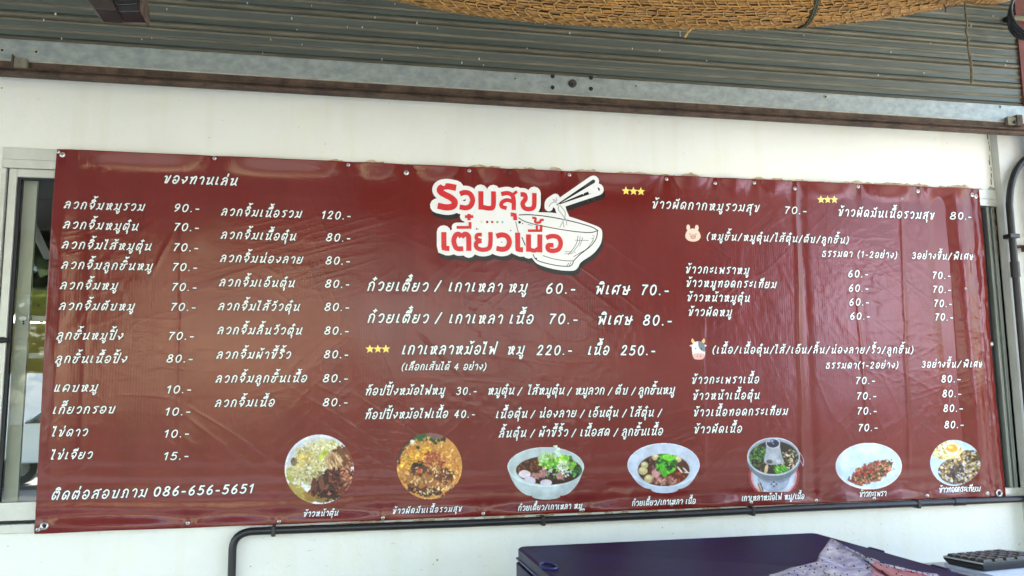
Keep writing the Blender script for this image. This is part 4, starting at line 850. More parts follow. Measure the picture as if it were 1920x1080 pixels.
d.scatter(900, (805, 880, 62, 60), (1.4, 3.6), [(226, 186, 108), (240, 214, 150), (206, 152, 74), (168, 104, 52), (236, 200, 120), (190, 130, 70)], rc, asp=(.28, .5)); d.ell(806, 884, 58, 56, (206, 150, 84), 0, clip=rc, alpha=False, mixk=.28); d.scatter(160, (780, 858, 34, 16, -.6), (1.4, 3.4), [(240, 206, 96), (232, 178, 66), (224, 150, 60)], rc)
d.scatter(90, (812, 862, 22, 16), (1.6, 4), [(176, 96, 70), (150, 78, 58), (196, 120, 84)], rc)
for x, y, rx, ry, a in [(784, 880, 15, 13, .3), (832, 893, 19, 13, .1), (800, 922, 20, 9, 0), (774, 914, 13, 9, .5), (812, 887, 12, 6, .2), (818, 921, 12, 7, 0)]:
    d.ell(x, y, rx, ry, (56, 36, 32), a, clip=rc, jag=.5, alpha=False, tex=.5); d.scatter(26, (x, y, rx * .8, ry * .8), (1.2, 4), [(92, 58, 48), (40, 26, 26), (120, 80, 62)], rc, asp=(.15, .35))
d.ell(806, 900, 44, 26, (140, 86, 60), 0, clip=rc, alpha=False, mixk=.55, jag=.5); d.scatter(130, (806, 900, 46, 28), (1.4, 3.8), [(236, 206, 150), (246, 226, 180), (196, 140, 80)], rc, asp=(.25, .4)); d.ell(786, 883, 4, 3.4, (206, 92, 56), alpha=False)
for x, y in [(812, 827), (816, 831), (822, 826), (783, 839), (808, 824)]: d.ell(x, y, 4, 3, (44, 88, 48), .5, alpha=False)
d.cut(~((d.Y > 900 + (866 - d.X) * .75) & (d.X > 826) & (fbm(d.X * .3, d.Y * .3, 2) > -.4))); d.build('round printed picture of fried rice with beef')
# bowls
def bowl(x0, y0, x1, y1, seed, rim, soup, body, col, soupcol):
    d = Dish(x0, y0, x1, y1, seed); cx, cy, rx, ry = rim
    d.ell(cx, cy, rx, ry, col)
    bx, by, ht, rb = body          # foot centre, foot y, foot radius
    t = (d.Y - cy) / (by - cy); half = rb + (rx * .985 - rb) * np.sqrt((1 - t.clip(0, 1) ** 1.5)); mk = (d.Y > cy) & (np.abs(d.X - bx - (cx - bx) * (1 - t)) < half) & (d.Y < by + ht * np.sqrt((1 - ((d.X - bx) / (rb * 1.02)) ** 2).clip(0, 1)))
    sh = np.array(srgb(col)) * .80; d.c[mk & ~d.a] = sh; d.a |= mk
    d.ell(cx, cy - .6, rx * .965, ry * .93, tuple(int(c * .93) for c in col), alpha=False)
    d.ell(*soup, soupcol, alpha=False, tex=.3); return d, d.emask(*soup)
d, sp = bowl(948, 832, 1098, 941, 3, (1023, 875.5, 72, 37.5), (1029, 882, 62, 27), (1023, 930, 7, 27), (206, 220, 222), (72, 46, 30))
up = sp | ((d.Y < 884) & d.emask(1029, 866, 60, 28))
d.scatter(160, (1000, 880, 28, 16), (1.2, 3), [(140, 76, 36), (96, 56, 30), (176, 100, 50), (60, 40, 28)], sp); d.scatter(60, (1080, 878, 14, 16), (2, 4), [(60, 130, 74), (96, 160, 90), (44, 100, 60)], sp)
d.scatter(200, (1044, 868, 34, 15, .05), (2, 5.5), [(150, 206, 66), (196, 226, 100), (110, 176, 60), (176, 216, 130), (84, 146, 52), (214, 232, 170)], up, asp=(.4, .9)); d.scatter(50, (1018, 860, 8, 12, .2), (2, 4.5), [(170, 214, 140), (206, 230, 190), (120, 190, 90)], up)
for k in range(26): d.ell(1044 + d.r.uniform(-5, 6), 846 + d.r.uniform(-9, 9), 2.6, 2.6, d.r.choice([(206, 226, 210), (180, 210, 190), (226, 236, 226)]), jag=.4)
d.scatter(80, (1042, 886, 30, 10), (1.4, 4), [(44, 84, 44), (80, 140, 100), (200, 216, 206), (226, 228, 224), (150, 190, 120)], sp); d.scatter(40, (1058, 878, 14, 12), (1.4, 5), [(222, 220, 224), (200, 190, 196)], sp, asp=(.15, .35))
for x, y, a in [(1017, 891, 0), (1004, 892, .4), (1050, 893, 1), (1019, 885, 0)]: d.ell(x, y, 7, 5, (176, 134, 130), a, clip=sp, jag=.7, alpha=False, tex=.5)
d.ell(983, 889, 11, 7.5, (226, 216, 222), .1, jag=.15, alpha=False); d.ell(993, 900, 11, 6.5, (206, 200, 214), .3, clip=sp, jag=.1, alpha=False); d.ell(1023, 905, 11, 6, (222, 212, 222), 0, clip=sp, alpha=False)
d.grain(.06); d.build('printed picture of a noodle soup bowl with lettuce and meatballs')
d, sp = bowl(1173, 826, 1315, 929, 4, (1244, 872, 68, 41.5), (1244, 881.5, 48.5, 30.5), (1245, 917, 8, 26), (204, 216, 232), (92, 54, 34))
d.scatter(60, (1266, 892, 22, 14), (2, 5), [(120, 52, 34), (84, 42, 30), (150, 70, 40)], sp); d.scatter(70, (1224, 870, 18, 12, -.6), (2, 5), [(60, 40, 38), (96, 62, 58), (130, 92, 84)], sp, asp=(.2, .5))
for x, y, r in [(1228, 857, 7), (1208, 872, 7), (1205, 883, 8.5), (1216, 898, 8.8), (1271, 861, 6.5), (1257, 855, 5)]: d.ell(x, y, r, r * .88, (196, 186, 140), 0, clip=sp, alpha=False, tex=.25); d.ell(x - 1, y - 2, r * .6, r * .45, (216, 208, 166), alpha=False, clip=sp, tex=.2)
d.scatter(70, (1246, 902, 24, 7), (1.6, 5), [(176, 128, 118), (140, 96, 84), (196, 156, 140)], sp, asp=(.3, .6)); d.ell(1229, 888, 8, 9, (190, 146, 146), .4, jag=.4, alpha=False, tex=.4)
d.scatter(110, (1249, 868, 18, 20, .3), (2, 7), [(84, 170, 44), (120, 200, 60), (44, 110, 40), (60, 140, 50), (30, 80, 40)], sp, asp=(.25, .6)); d.ell(1243, 882, 6, 13, (84, 176, 50), -.3, alpha=False, tex=.3); d.ell(1252, 858, 11, 6, (120, 200, 60), .2, alpha=False, tex=.3)
for a in [(1274, 881, 8, 1.3, .9), (1285, 882, 8, 1.2, .8), (1287, 886, 6, 1.0, .1)]: d.ell(a[0], a[1], a[2], a[3], (222, 214, 206), a[4], clip=sp, alpha=False)
d.grain(.05); d.build('printed picture of a brown noodle soup bowl with herbs')
# 5 hot pot
d = Dish(1392, 816, 1511, 926, 5)
tray = d.emask(1450.5, 893, 48, 42) & (d.Y < 922.5); d.a |= tray; d.c[tray] = srgb((150, 70, 72)); t2 = d.emask(1450.5, 893, 43, 38) & tray; d.c[t2] = srgb((206, 160, 162)); t2 = d.emask(1450.5, 893, 39.5, 35) & tray; d.c[t2] = srgb((186, 198, 212)); t2 = d.emask(1450, 896, 30, 26) & tray; d.c[t2] = srgb((150, 160, 176))
d.ell(1450, 900, 26, 20, (168, 178, 196), alpha=False); d.ell(1452, 892, 30, 14, (136, 146, 164), alpha=False)
for k in range(14): d.ell(1421 + k * .45, 908 + k * 1.1, 1.4, 2, (150, 116, 50), 0, clip=tray, alpha=False); d.ell(1425 + k * .4, 906 + k * 1.1, 1, 2, (90, 66, 40), 0, clip=tray, alpha=False)
for x, y in [(1450, 904), (1446, 908), (1455, 908), (1450.5, 911.5)]: d.ell(x, y, 2, 1.4, (30, 30, 36), alpha=False)
d.ell(1450, 861, 50, 41, (120, 130, 140)); d.ell(1450, 856, 49.5, 36, (196, 204, 212)); d.ell(1450, 856, 47.5, 34, (150, 158, 168)); sp = d.emask(1450.5, 858, 46, 31); d.ell(1450.5, 858, 46, 31, (46, 42, 34), alpha=False)
d.scatter(170, (1420, 856, 16, 22, .3), (1.4, 3.5), [(50, 92, 44), (84, 136, 60), (34, 60, 34), (110, 150, 84)], sp); d.scatter(120, (1480, 862, 16, 20), (1.4, 3.4), [(70, 96, 50), (196, 186, 150), (140, 110, 90), (44, 60, 36), (220, 206, 180)], sp); d.scatter(60, (1462, 880, 14, 7), (2, 7), [(84, 160, 50), (60, 120, 44), (130, 190, 70)], sp, asp=(.12, .25), ang=.9); d.scatter(60, (1435, 876, 16, 8), (1.4, 3), [(60, 46, 36), (120, 96, 70), (44, 60, 34)], sp)
d.ell(1436, 880, 3, 9, (206, 186, 150), .2, alpha=False, clip=sp)
for k in range(30): q = k / 29; wv_ = 13 + 5.5 * q ** 1.5; d.ell(1448.5 + 1.5 * q, 836 + 28 * q, wv_, 5 + 3 * q, (166, 172, 180), alpha=False); d.ell(1457 + 2 * q, 840 + 25 * q, 4, 4, (190, 196, 204), alpha=False); d.ell(1442, 840 + 26 * q, 6, 4, (92, 98, 100), alpha=False)
d.ell(1448.5, 831.5, 13.5, 9.5, (196, 204, 214), alpha=False); d.ell(1448.5, 831.5, 11.8, 8, (40, 44, 66), alpha=False); d.scatter(14, (1446, 829, 6, 4), (1, 3), [(120, 140, 180), (180, 190, 214)], d.emask(1448.5, 831.5, 11, 7))
for k in range(20): q = k / 19; d.ell(1498 + 8 * math.sin(q * 2.2), 848 + 26 * q, 1.1, 1.1, (170, 176, 190)); d.ell(1499 + 6 * q, 862 + 12 * q, 1.1, 1.1, (150, 156, 176))
d.grain(.10); d.build('printed picture of a metal charcoal hot pot')
# 6 basil stir fry
d = Dish(1562, 826, 1695, 922, 6); d.ell(1628.5, 874, 62.5, 44, (232, 226, 230)); d.ell(1628.5, 873.6, 61, 42.6, (206, 212, 220), alpha=False); d.ell(1628.5, 873.2, 59.5, 41, (196, 216, 238), alpha=False); d.ell(1630, 872, 54, 36, (202, 222, 242), alpha=False)
rg = (1633, 887, 44, 17, -.36); m_ = Print  # heap region
hp = (((d.X - 1634) * math.cos(.38) - (d.Y - 886) * math.sin(.38)) / 45) ** 2 + (((d.X - 1634) * math.sin(.38) + (d.Y - 886) * math.cos(.38)) / 19) ** 2 + .3 * fbm(d.X * .2, d.Y * .2, 3) < 1
hp &= d.emask(1628.5, 874, 55, 39); d.c[hp] = srgb((140, 92, 66))
d.scatter(620, (1634, 886, 47, 20, -.38), (1.2, 3), [(196, 140, 100), (170, 108, 76), (214, 164, 124), (120, 66, 48), (150, 60, 46), (90, 56, 42)], hp, asp=(.6, .95)); d.scatter(60, (1634, 884, 40, 15, -.38), (1.5, 4), [(60, 80, 40), (44, 60, 34), (86, 110, 56)], hp); d.scatter(50, (1628, 880, 30, 10, -.4), (1.2, 3.4), [(176, 44, 40), (150, 36, 36)], hp)
for _ in range(50): d.ell(d.r.uniform(1596, 1650), d.r.uniform(860, 880), .7, .5, (180, 176, 160), alpha=False)
d.build('oval printed plate of basil stir fry')
# 7 garlic rice with egg
d = Dish(1741, 815, 1836, 913, 7); pl = d.emask(1788.5, 868, 45, 43.5) & (d.Y > 819 + ((1808 - d.X).clip(0) ** 1.5) * .025) & (d.Y > 819 + (d.X - 1818).clip(0) * 1.9); d.a |= pl; d.c[pl] = srgb((196, 214, 236))
d.ell(1788.5, 868, 43, 41.5, (190, 212, 238), clip=pl, alpha=False)
d.ell(1775, 844, 31, 19, (214, 204, 150), .12, clip=pl, jag=.5, alpha=False, tex=.2); d.ell(1776, 843, 27, 15, (226, 222, 196), .1, clip=pl, jag=.3, alpha=False, tex=.15); d.scatter(90, (1775, 846, 29, 17), (1.2, 3.5), [(196, 180, 90), (214, 206, 130), (232, 230, 210), (170, 140, 80)], pl); d.ell(1785, 841, 11, 7.5, (222, 166, 60), 0, alpha=False, tex=.15); d.ell(1782, 839, 5, 2.6, (240, 206, 130), 0, alpha=False)
hp = (d.emask(1794, 884, 36, 25) | d.emask(1820, 866, 16, 22) | d.emask(1812, 858, 12, 14)) & pl & (fbm(d.X * .25 + 5, d.Y * .25, 3) > -.75); d.c[hp] = srgb((104, 84, 54))
d.scatter(420, (1802, 878, 40, 32), (1.2, 3.4), [(150, 126, 78), (86, 66, 44), (190, 168, 116), (56, 44, 32), (120, 96, 60), (206, 190, 150)], hp, asp=(.5, .95)); d.scatter(40, (1800, 890, 20, 12), (3, 6), [(60, 46, 34), (84, 62, 44)], hp)
d.scatter(30, (1812, 892, 20, 12), (2, 5), [(196, 190, 176), (214, 206, 190), (176, 150, 120)], pl); d.build('printed picture of garlic rice with a fried egg')

# screws and eyelets holding the sheet
def screw(px, py, r=3.4, dark=False):
    p = at(px, py, -.006); u, v = p[0], ZT - p[2]; dd = float(bi(D, u, v)); rr = r / FPX * np.linalg.norm(p - CAM)
    B = MB(); c = (p[0], -dd - .0004, p[2]); B.lathe(c, [(rr, 0), (rr * .95, .0012), (rr * .55, .0032), (rr * .2, .0036)], 'y', 14)
    o = B.build('screw', mat_s2 if dark else M_steel, banner, smooth=True)
    B = MB(); B.box(c[0] - rr * .5, c[0] + rr * .5, c[1] - .0040, c[1] - .0030, c[2] - rr * .10, c[2] + rr * .10); B.box(c[0] - rr * .1, c[0] + rr * .1, c[1] - .0041, c[1] - .0030, c[2] - rr * .5, c[2] + rr * .5); B.build('screw_slot', M_dark, o)
mat_s2 = mat('painted screw', (.10, .015, .015), .5)
for i, (x, y) in enumerate(top_s): screw(x, y + (1.5 if i > 1 else 0), 4.6 if (x, y) in ((117, 290), (762, 322)) else 3.5, x == 955)
for (x, y) in bot_s[:-1]: screw(x, y, 3.4)
for (x, y, r) in [(1691, 372, 2.2), (1807, 541, 2.4)]: screw(x, y, r)
def eyelet(px, py, r=6):
    p = at(px, py, -.006); dd = float(bi(D, p[0], ZT - p[2])); rr = r / FPX * np.linalg.norm(p - CAM); B = MB(); pts = [(p[0] + rr * math.cos(a), -dd - .001, p[2] + rr * math.sin(a)) for a in np.arange(19) * math.pi / 9]
    B.tube(pts, rr * .33, 6, caps=False); o = B.build('eyelet', M_steel, banner, smooth=True); B = MB(); B.lathe((p[0], -dd - .0007, p[2]), [(rr * .8, 0), (rr * .8, .0004)], 'y', 14); B.build('eyelet_hole', M_dark, o)
eyelet(1871, 924.5, 4.6); eyelet(84, 986, 4.5)

# ------------------------------------------------------------------ conduits
def arc(a, c, b, n=8):
    a, b, c = map(np.array, (a, b, c)); return [a * (1 - t) ** 2 + c * 2 * t * (1 - t) + b * t * t for t in np.linspace(0, 1, n)]
YP = -.016
cd = empty('electrical_conduit', tuple(at(437, 1060, YP)), 'black conduit pipe bending along under the banner', 'conduit')
A = at(431, 1120, YP); A2 = at(436, 1030, YP); K1 = at(438, 996, YP); Bp = at(480, 996, YP); E1 = at(1990, 930.5, YP)
rad = 6.6 / FPX * 3.15
B = MB(); B.tube([np.array([A2[0], YP, .2]), A2] + arc(A2, K1, Bp)[1:] + [at(x, y, YP) for x, y in ((560, 993), (717, 987), (860, 982), (1018, 975.5), (1260, 965), (1500, 953), (1790, 941), (1990, 932))], rad, 14); B.build('pipe', M_black, cd, smooth=True)
for x, y in [(513, 995), (1018, 975.5), (1410, 957.5), (1720, 944)]:
    p = at(x, y, YP); B = MB(); B.box(p[0] - .007, p[0] + .007, YP - rad - .002, WY, p[2] - rad - .005, p[2] + rad + .003); B.build('pipe_clip', M_black, cd, bevel=.003)
for x0, x1, y in [(1788, 1808, 941)]:
    a = at(x0, y, YP); b = at(x1, y - .8, YP); B = MB(); B.tube([a, b], rad * 1.22, 14); B.build('coupling', M_black, cd, smooth=True)
YQ = -.055
cq = empty('electrical_conduit', tuple(at(1900, 700, YQ)), 'black conduit pipe curving in from the right and running down the pillar', 'conduit')
pts = [at(1960, 280, YQ), at(1932, 292, YQ)] + arc(at(1925, 297, YQ), at(1893, 318, YQ), at(1892.5, 385, YQ), 9)
xq = pts[-1][0]; pts += [np.array([xq, YQ, z_]) for z_ in np.linspace(pts[-1][2] - .05, .2, 12)]
B = MB(); B.tube(pts, 6.6 / FPX * 3.4, 14); B.build('pipe', M_black, cq, smooth=True)
p = at(1895, 443, YQ); B = MB(); B.box(xq - .024, xq + .024, YQ - .018, -.03, p[2] - .009, p[2] + .009); B.build('pipe_clip', M_black, cq, bevel=.003)
p = at(1896, 505, YQ); B = MB(); B.tube([(xq, YQ, p[2] - .032), (xq, YQ, p[2] + .032)], 8.4 / FPX * 3.4, 14); B.build('coupling', M_black, cq, smooth=True)
p = at(1909, 462, -.05); B = MB(); B.box(p[0] - .012, p[0] + .04, -.05, -.03, p[2] - .003, p[2] + .006); B.box(p[0] + .012, p[0] + .04, -.07, -.05, p[2] - .024, p[2] + .004); o = B.build('door_latch', M_rust, None, bevel=.002); tag(o, 'small rusty latch on the pillar right of the conduit', 'latch')

# coil of black cable at the top right corner
cc = empty('cable_coil', tuple(at(1925, 40, -.16)), 'coil of black cable hanging at the top right corner', 'cable')
c0 = at(1925, 30, -.17)
for k in range(4):
    B = MB(); R1 = .075 + .004 * k; ph = k * .5; pts = [(c0[0] + R1 * .95 * math.cos(a) + .004 * math.sin(a * 3 + ph), -.15 - .013 * k + .006 * math.sin(a * 2 + ph), c0[2] + (R1 + .02) * math.sin(a) + .003 * k) for a in np.linspace(0, 2 * math.pi, 41)]
    B.tube(pts, .0055, 8, caps=False); B.build('cable_loop', M_black, cc, smooth=True)
p = at(1905, 34, -.10); B = MB(); B.tube([(p[0] - .015, -.10, p[2]), (p[0] + .12, -.10, p[2])], .011, 10); o = B.build('cable_peg', mat('mossy brass', (.30, .28, .16), .6, metal=.3, noise=.4, nscale=40), cc, smooth=True)
p = at(1888, 36, -.08); B = MB(); B.lathe((p[0], -.07, p[2]), [(.012, 0), (.012, .02), (.008, .024)], 'y', 12); B.build('peg_end', M_dark, cc)

# ------------------------------------------------------------------ rolled reed blind hanging at the top
RY = -1.15; RR = .095
edge = [(700, -18), (770, 0), (820, 11), (900, 24), (1000, 37), (1100, 43.5), (1200, 47), (1300, 50), (1400, 51), (1500, 49), (1600, 40), (1700, 24), (1780, 9), (1840, -6), (1900, -22)]
el = np.array([at(x, y, RY) for x, y in edge]); axp = el.copy(); axp[:, 2] += RR * 1.06
for _ in range(2): axp[1:-1] = (axp[:-2] + 2 * axp[1:-1] + axp[2:]) / 4
ax = np.array(cr([tuple(p) for p in axp], 14)); sl_ = np.r_[0, np.cumsum(np.linalg.norm(np.diff(ax, axis=0), axis=1))]
def axat(s): return np.array([np.interp(s, sl_, ax[:, k]) for k in range(3)])
def tg(s): d = axat(s + .01) - axat(s - .01); return d / np.linalg.norm(d)
M_reed = mat('dry reed', (.40, .205, .050), .7, col2=(.17, .078, .020), nscale=40, cfac=(.35, .6), bump=.3, bscale=200, stretch=(.4, 3, 3)); M_str = mat('straw twine', (.44, .27, .08), .8, noise=.4, nscale=60); M_cord = mat('green cord', (.05, .055, .03), .8)
blind = empty('reed_blind', tuple(axat(sl_[-1] / 2)), 'rolled up straw reed blind hanging in a sagging roll at the top', 'blind')
def surf(s, an, r):
    T = tg(s); N1 = np.array([0, 0, -1.]) - T * -T[2]; N1 /= np.linalg.norm(N1); N2 = np.cross(T, N1); return axat(s) + r * (math.cos(an) * N1 + math.sin(an) * N2)
NR = 84; SP = .0285; B = MB()
tot = sl_[-1]
# each reed runs between the strings as short straight staves with small gaps and lifts
nst = int(tot / SP)
T_ = [axat(i * SP) for i in range(nst + 2)]
B.tube([axat(s) for s in np.linspace(0, tot, 40)], RR * .93, 20, k=1)
for j in range(NR):
    an = 2 * math.pi * j / NR
    for i in range(nst):
        off = ((j % 4) * .22 - .4) * SP
        r0 = RR * (1 + random.uniform(-.02, .035)); s0_ = i * SP + off; s1_ = s0_ + SP * .98
        if s0_ < 0 or s1_ > tot: continue
        w_ = RR * 2 * math.pi / NR * random.uniform(.34, .46); dan = random.uniform(-.012, .012)
        a = surf(s0_, an + dan, r0); b = surf(s1_, an - dan, r0 * (1 + random.uniform(-.01, .02)))
        T = (b - a) / np.linalg.norm(b - a); O = a - axat(s0_); O = O - T * (O @ T); O /= np.linalg.norm(O); Q = np.cross(T, O)
        vs = [a - Q * w_, a + O * w_ * .9, a + Q * w_, b - Q * w_, b + O * w_ * .9, b + Q * w_]; B.add(vs, [(0, 1, 4, 3), (1, 2, 5, 4)], 0)
B.build('reed_matting', [M_reed, mat('roll core', (.045, .027, .012), .9)], blind, kind='stuff', fix=False)
for i in range(1, nst):
    B = MB(); pts = []
    for q in range(44):
        an = -2.5 + 5.0 * q / 43; j = an / (2 * math.pi) * NR; st = ((math.floor(j) % 4) * .22 - .4) * SP
        pts.append(surf(i * SP + st + .0012 * math.sin(i + q), an, RR * 1.045 + .001))
    B.tube(pts, .0016, 5); B.build('binding_string', M_str, blind)
def sat(px): # arclength where the roll passes this photo x
    xs_ = at(px, 40, RY)[0]; return float(np.interp(xs_, ax[:, 0], sl_))
s_ = sat(1512)
for ds in (0, .006):
    B = MB(); B.tube([surf(s_ + ds - .03 * (an + 2.4) / 4.8 * 1.2, -an, RR * 1.07) for an in np.linspace(-2.4, 2.4, 30)], .0035, 6); B.build('tie_cord', M_cord, blind, smooth=True)
def dangle(px, pts, r, m_, name='loose_string', Y=None):
    Y = RY - .02 if Y is None else Y; B = MB(); B.tube([at(x, y, Y) + np.array([0, random.uniform(-.003, .003), 0]) for x, y in pts], r, 6); return B.build(name, m_, blind)
dangle(0, [(1300, 46), (1297, 54), (1290, 60), (1284, 69)], [.0016, .002, .003, .0012], M_str)
dangle(0, [(1288, 64), (1283, 71)], .0028, M_str)
dangle(0, [(1810, -6), (1809, 12), (1811, 30), (1812, 44), (1811, 58), (1816, 72), (1815, 86), (1818, 100), (1820, 115), (1822, 128), (1821, 140), (1823, 152), (1822, 158)], [.0022, .0022, .0026, .0022, .0036, .003, .0028, .0032, .0036, .0042, .0036, .0042, .0014], mat('old jute', (.17, .14, .085), .9, noise=.5, nscale=90, bump=.5, bscale=200))
dangle(0, [(1773, 20), (1774, 14), (1779, 12), (1792, 12), (1805, 12)], .0016, M_rust)
dangle(0, [(1770, 8), (1773, 16), (1772, 24)], .002, M_rust)
# a second smaller roll end at the right
ex = [(1800, -14), (1835, 3), (1860, 7), (1880, 5), (1912, -8)]; B = MB(); e2 = [at(x, y, -1.3) + np.array([0, 0, .07]) for x, y in ex]; B.tube(cr(e2, 6), .065, 22)
rl2 = empty('reed_blind', tuple(e2[2]), 'end of a second reed roll at the top right beside the cable coil', 'blind'); B.build('reed_matting', M_reed, rl2, smooth=True)
for t in range(14):
    c = e2[0] + (e2[-1] - e2[0]) * t / 13; c[2] = np.interp(c[0], [p[0] for p in e2], [p[2] for p in e2]); B = MB(); B.tube([(c[0] + .004 * math.sin(a * 9), c[1] + .067 * math.cos(a), c[2] + .067 * math.sin(a)) for a in np.linspace(0, 6.2832, 25)], .0016, 5, caps=False); B.build('binding_string', M_str, rl2)

# steel bracket with a black lamp body at the top left
fx = empty('ceiling_bracket', tuple(at(215, 0, -1.0)), 'dark brown steel bracket end with a black lamp body at the top left', 'bracket')
def hexa(name, q, Y0, dY, m_, top=.18):
    f = [at(x, y, Y0) for x, y in q]; bk = [v + np.array([0, dY, 0]) for v in f]; B = MB(); n = len(f); B.add(f + bk, [tuple(range(n)), tuple(range(2 * n - 1, n - 1, -1))] + [(i, n + i, n + (i + 1) % n, (i + 1) % n) for i in range(n)]); return B.build(name, m_, fx, bevel=.002)
M_brn = mat('maroon steel', (.026, .015, .014), .5, noise=.4, nscale=20)
hexa('box_section', [(158, -14), (164, 0), (178, 17), (213, 19.5), (219, 18), (210, 0), (203, -14)], -1.02, .07, M_brn)
hexa('lamp_body', [(204, -14), (210, 1), (221, 22), (262, 22.5), (262, -14)], -1.0, .06, M_black)
hexa('lamp_trim', [(212, 2), (216, 10), (257, 8), (258, 0)], -1.003, .003, mat('black glossy', (.01, .01, .011), .15))
hexa('end_plate', [(262, -14), (261, 20), (265, 25), (267, 22), (267, -14)], -1.01, .08, M_rust)

# ------------------------------------------------------------------ counter with box, bag, papers, calculator
TZ = .90
ct = empty('service_counter', (2.6, -.6, 0), 'counter table below the frame carrying the navy box and papers', 'table')
B = MB(); B.box(1.2, 3.9, -1.25, -.03, TZ - .03, TZ); B.build('table_top', mat('laminate', (.35, .33, .30), .5), ct, bevel=.004)
for x in (1.26, 3.84):
    for y in (-1.2, -.09): B = MB(); B.box(x - .02, x + .02, y - .02, y + .02, .006, TZ - .03); B.build('leg', M_aluold, ct)
BZ = 1.085
c1 = atz(969, 1024.5, BZ); c2 = atz(1527, 997.5, BZ)

M_navy = mat('navy plastic', (.012, .015, .082), .45, spec=.3, col2=(.007, .008, .040), noise=.25, nscale=7, bump=.1, bscale=50)
bx = empty('storage_box', (2.03, -.7, TZ), 'large navy blue plastic box with a flat lid standing on the counter', 'box')
def rrect(x0, x1, y0, y1, r, n=5):
    out = []
    for cx_, cy_, a0 in ((x1 - r, y1 - r, 0), (x0 + r, y1 - r, 90), (x0 + r, y0 + r, 180), (x1 - r, y0 + r, 270)):
        for k in range(n): a = math.radians(a0 + 90 * k / (n - 1)); out.append((cx_ + r * math.cos(a), cy_ + r * math.sin(a)))
    return out
def prism(B, pts, z0, z1, z1b=None, k=None):
    n = len(pts); vs = [(x, y, z0) for x, y in pts] + [(x, y, z1) for x, y in pts]
    return B.add(vs, [tuple(range(n - 1, -1, -1)), tuple(range(n, 2 * n))] + [(i, (i + 1) % n, n + (i + 1) % n, n + i) for i in range(n)], k)
bx0, bx1, by1, by0 = c1[0], c2[0] - .005, c1[1], -1.09
zl_ = at(968, 1051, c1[1])[2]
def lid_outline(g, r): return [(x - (.055 if (x > 2 and False) else 0), y) for x, y in rrect(bx0 - g, bx1 + g, by0 - g, by1 + g, r)]
B = MB(); o1 = rrect(bx0, bx1, by0, by1, .022); o2 = rrect(bx0 + .006, bx1 - .006, by0 + .006, by1 - .006, .02); n = len(o1)
zt_ = lambda x, r: BZ - .006 * 0
vs = [(x, y, zl_) for x, y in o1] + [(x, y, BZ - .006) for x, y in o1] + [(x, y, BZ) for x, y in o2] + [((x - 2.03) * .955 + 2.03, (y + .7) * .94 - .7, BZ - .0035) for x, y in o2]
fs = [tuple(range(n - 1, -1, -1)), tuple(range(3 * n, 4 * n))]
for r in range(3): fs += [(r * n + i, r * n + (i + 1) % n, (r + 1) * n + (i + 1) % n, (r + 1) * n + i) for i in range(n)]
B.add(vs, fs); lid = B.build('lid', M_navy, bx, smooth=True)
B = MB(); B.box(bx0 - .0035, bx1 + .0035, by0 - .0035, by1 + .0035, zl_ + .004, zl_ + .010); B.build('lid_rim', mat('rim plastic', (.03, .034, .10), .35), lid, bevel=.002)
B = MB(); prism(B, rrect(bx0 - .006, bx1 + .006, by0 - .006, by1 + .006, .025), TZ, zl_ - .003); B.build('box_body', M_navy, bx, bevel=.004)
pn = at(1622, 1031, -.5); q = atz(1622, 1031, BZ)
for yy in (q[1], -.95): B = MB(); B.box(bx1 - .004, bx1 + .010, yy - .035, yy + .035, BZ - .035, BZ + .002); B.build('lid_clip', M_navy, bx, bevel=.004)
q = atz(1028, 1062, BZ); B = MB(); B.tube([(q[0] + .022 * math.cos(a), q[1] + .045 * math.sin(a), BZ + .001) for a in np.linspace(0, 6.2832, 25)], .0035, 6, caps=False); B.build('finger_loop', mat('bright blue plastic', (.012, .016, .13), .35), lid, smooth=True)

# printed plastic bag crumpled on the lid
M_bag = mat('cloudy plastic film', (.78, .75, .80), .18, col2=(.34, .32, .46), nscale=22, bump=.5, bscale=55)
M_bagp = mat('pink bag print', (.66, .30, .33), .3, noise=.15, nscale=20, bump=.3, bscale=40)
bag = empty('plastic_bag', tuple(atz(1600, 1070, BZ)), 'crumpled translucent shopping bag with black dots and red stripes on the navy box', 'bag')
sil = [(1446, 1085), (1462, 1079), (1488, 1064), (1515, 1056), (1533, 1052), (1537, 1036), (1545, 1026), (1551, 1016), (1556, 1008), (1566, 1012), (1578, 1019), (1600, 1032), (1622, 1043), (1645, 1053), (1680, 1061), (1720, 1071), (1768, 1083)]
sil_x = [p_[0] for p_ in sil]; sil_y = [p_[1] for p_ in sil]
hx = [1446, 1500, 1533, 1545, 1556, 1578, 1622, 1680, 1768]; hz = [0, .012, .022, .040, .055, .050, .034, .016, 0]
def bagpt(s_, t_, lift=0.):
    """s along the bag, t from the back foot over the crest down to the front"""
    px = 1446 + (1768 - 1446) * s_; py = float(np.interp(px, sil_x, sil_y)); hh = float(np.interp(px, hx, hz)); c = atz(px, py, BZ + .003 + hh)
    cr_ = .45 * math.sin(px * .21 + 5 * t_) + .3 * math.sin(px * .47 - 9 * t_) + .5 * float(vn(np.array([px * .11]), np.array([t_ * 7.]))[0])
    if t_ < .2: q_ = t_ / .2; return np.array([c[0] + .02 * (1 - q_), c[1] + .05 * (1 - q_), BZ + .002 + hh * q_ + lift])
    q_ = (t_ - .2) / .8; dz = hh * (1 - q_ ** .8) + .010 * cr_ * min(q_ * 3, 1) * (1 if hh > .008 else .4)
    return np.array([c[0] + .014 * cr_ * min(q_ * 2, 1), c[1] - .30 * q_, BZ + .003 + max(dz, 0) + lift])
NS, NT = 120, 30; vs = [bagpt(i / (NS - 1), j / (NT - 1)) for i in range(NS) for j in range(NT)]; B = MB(); fs = []
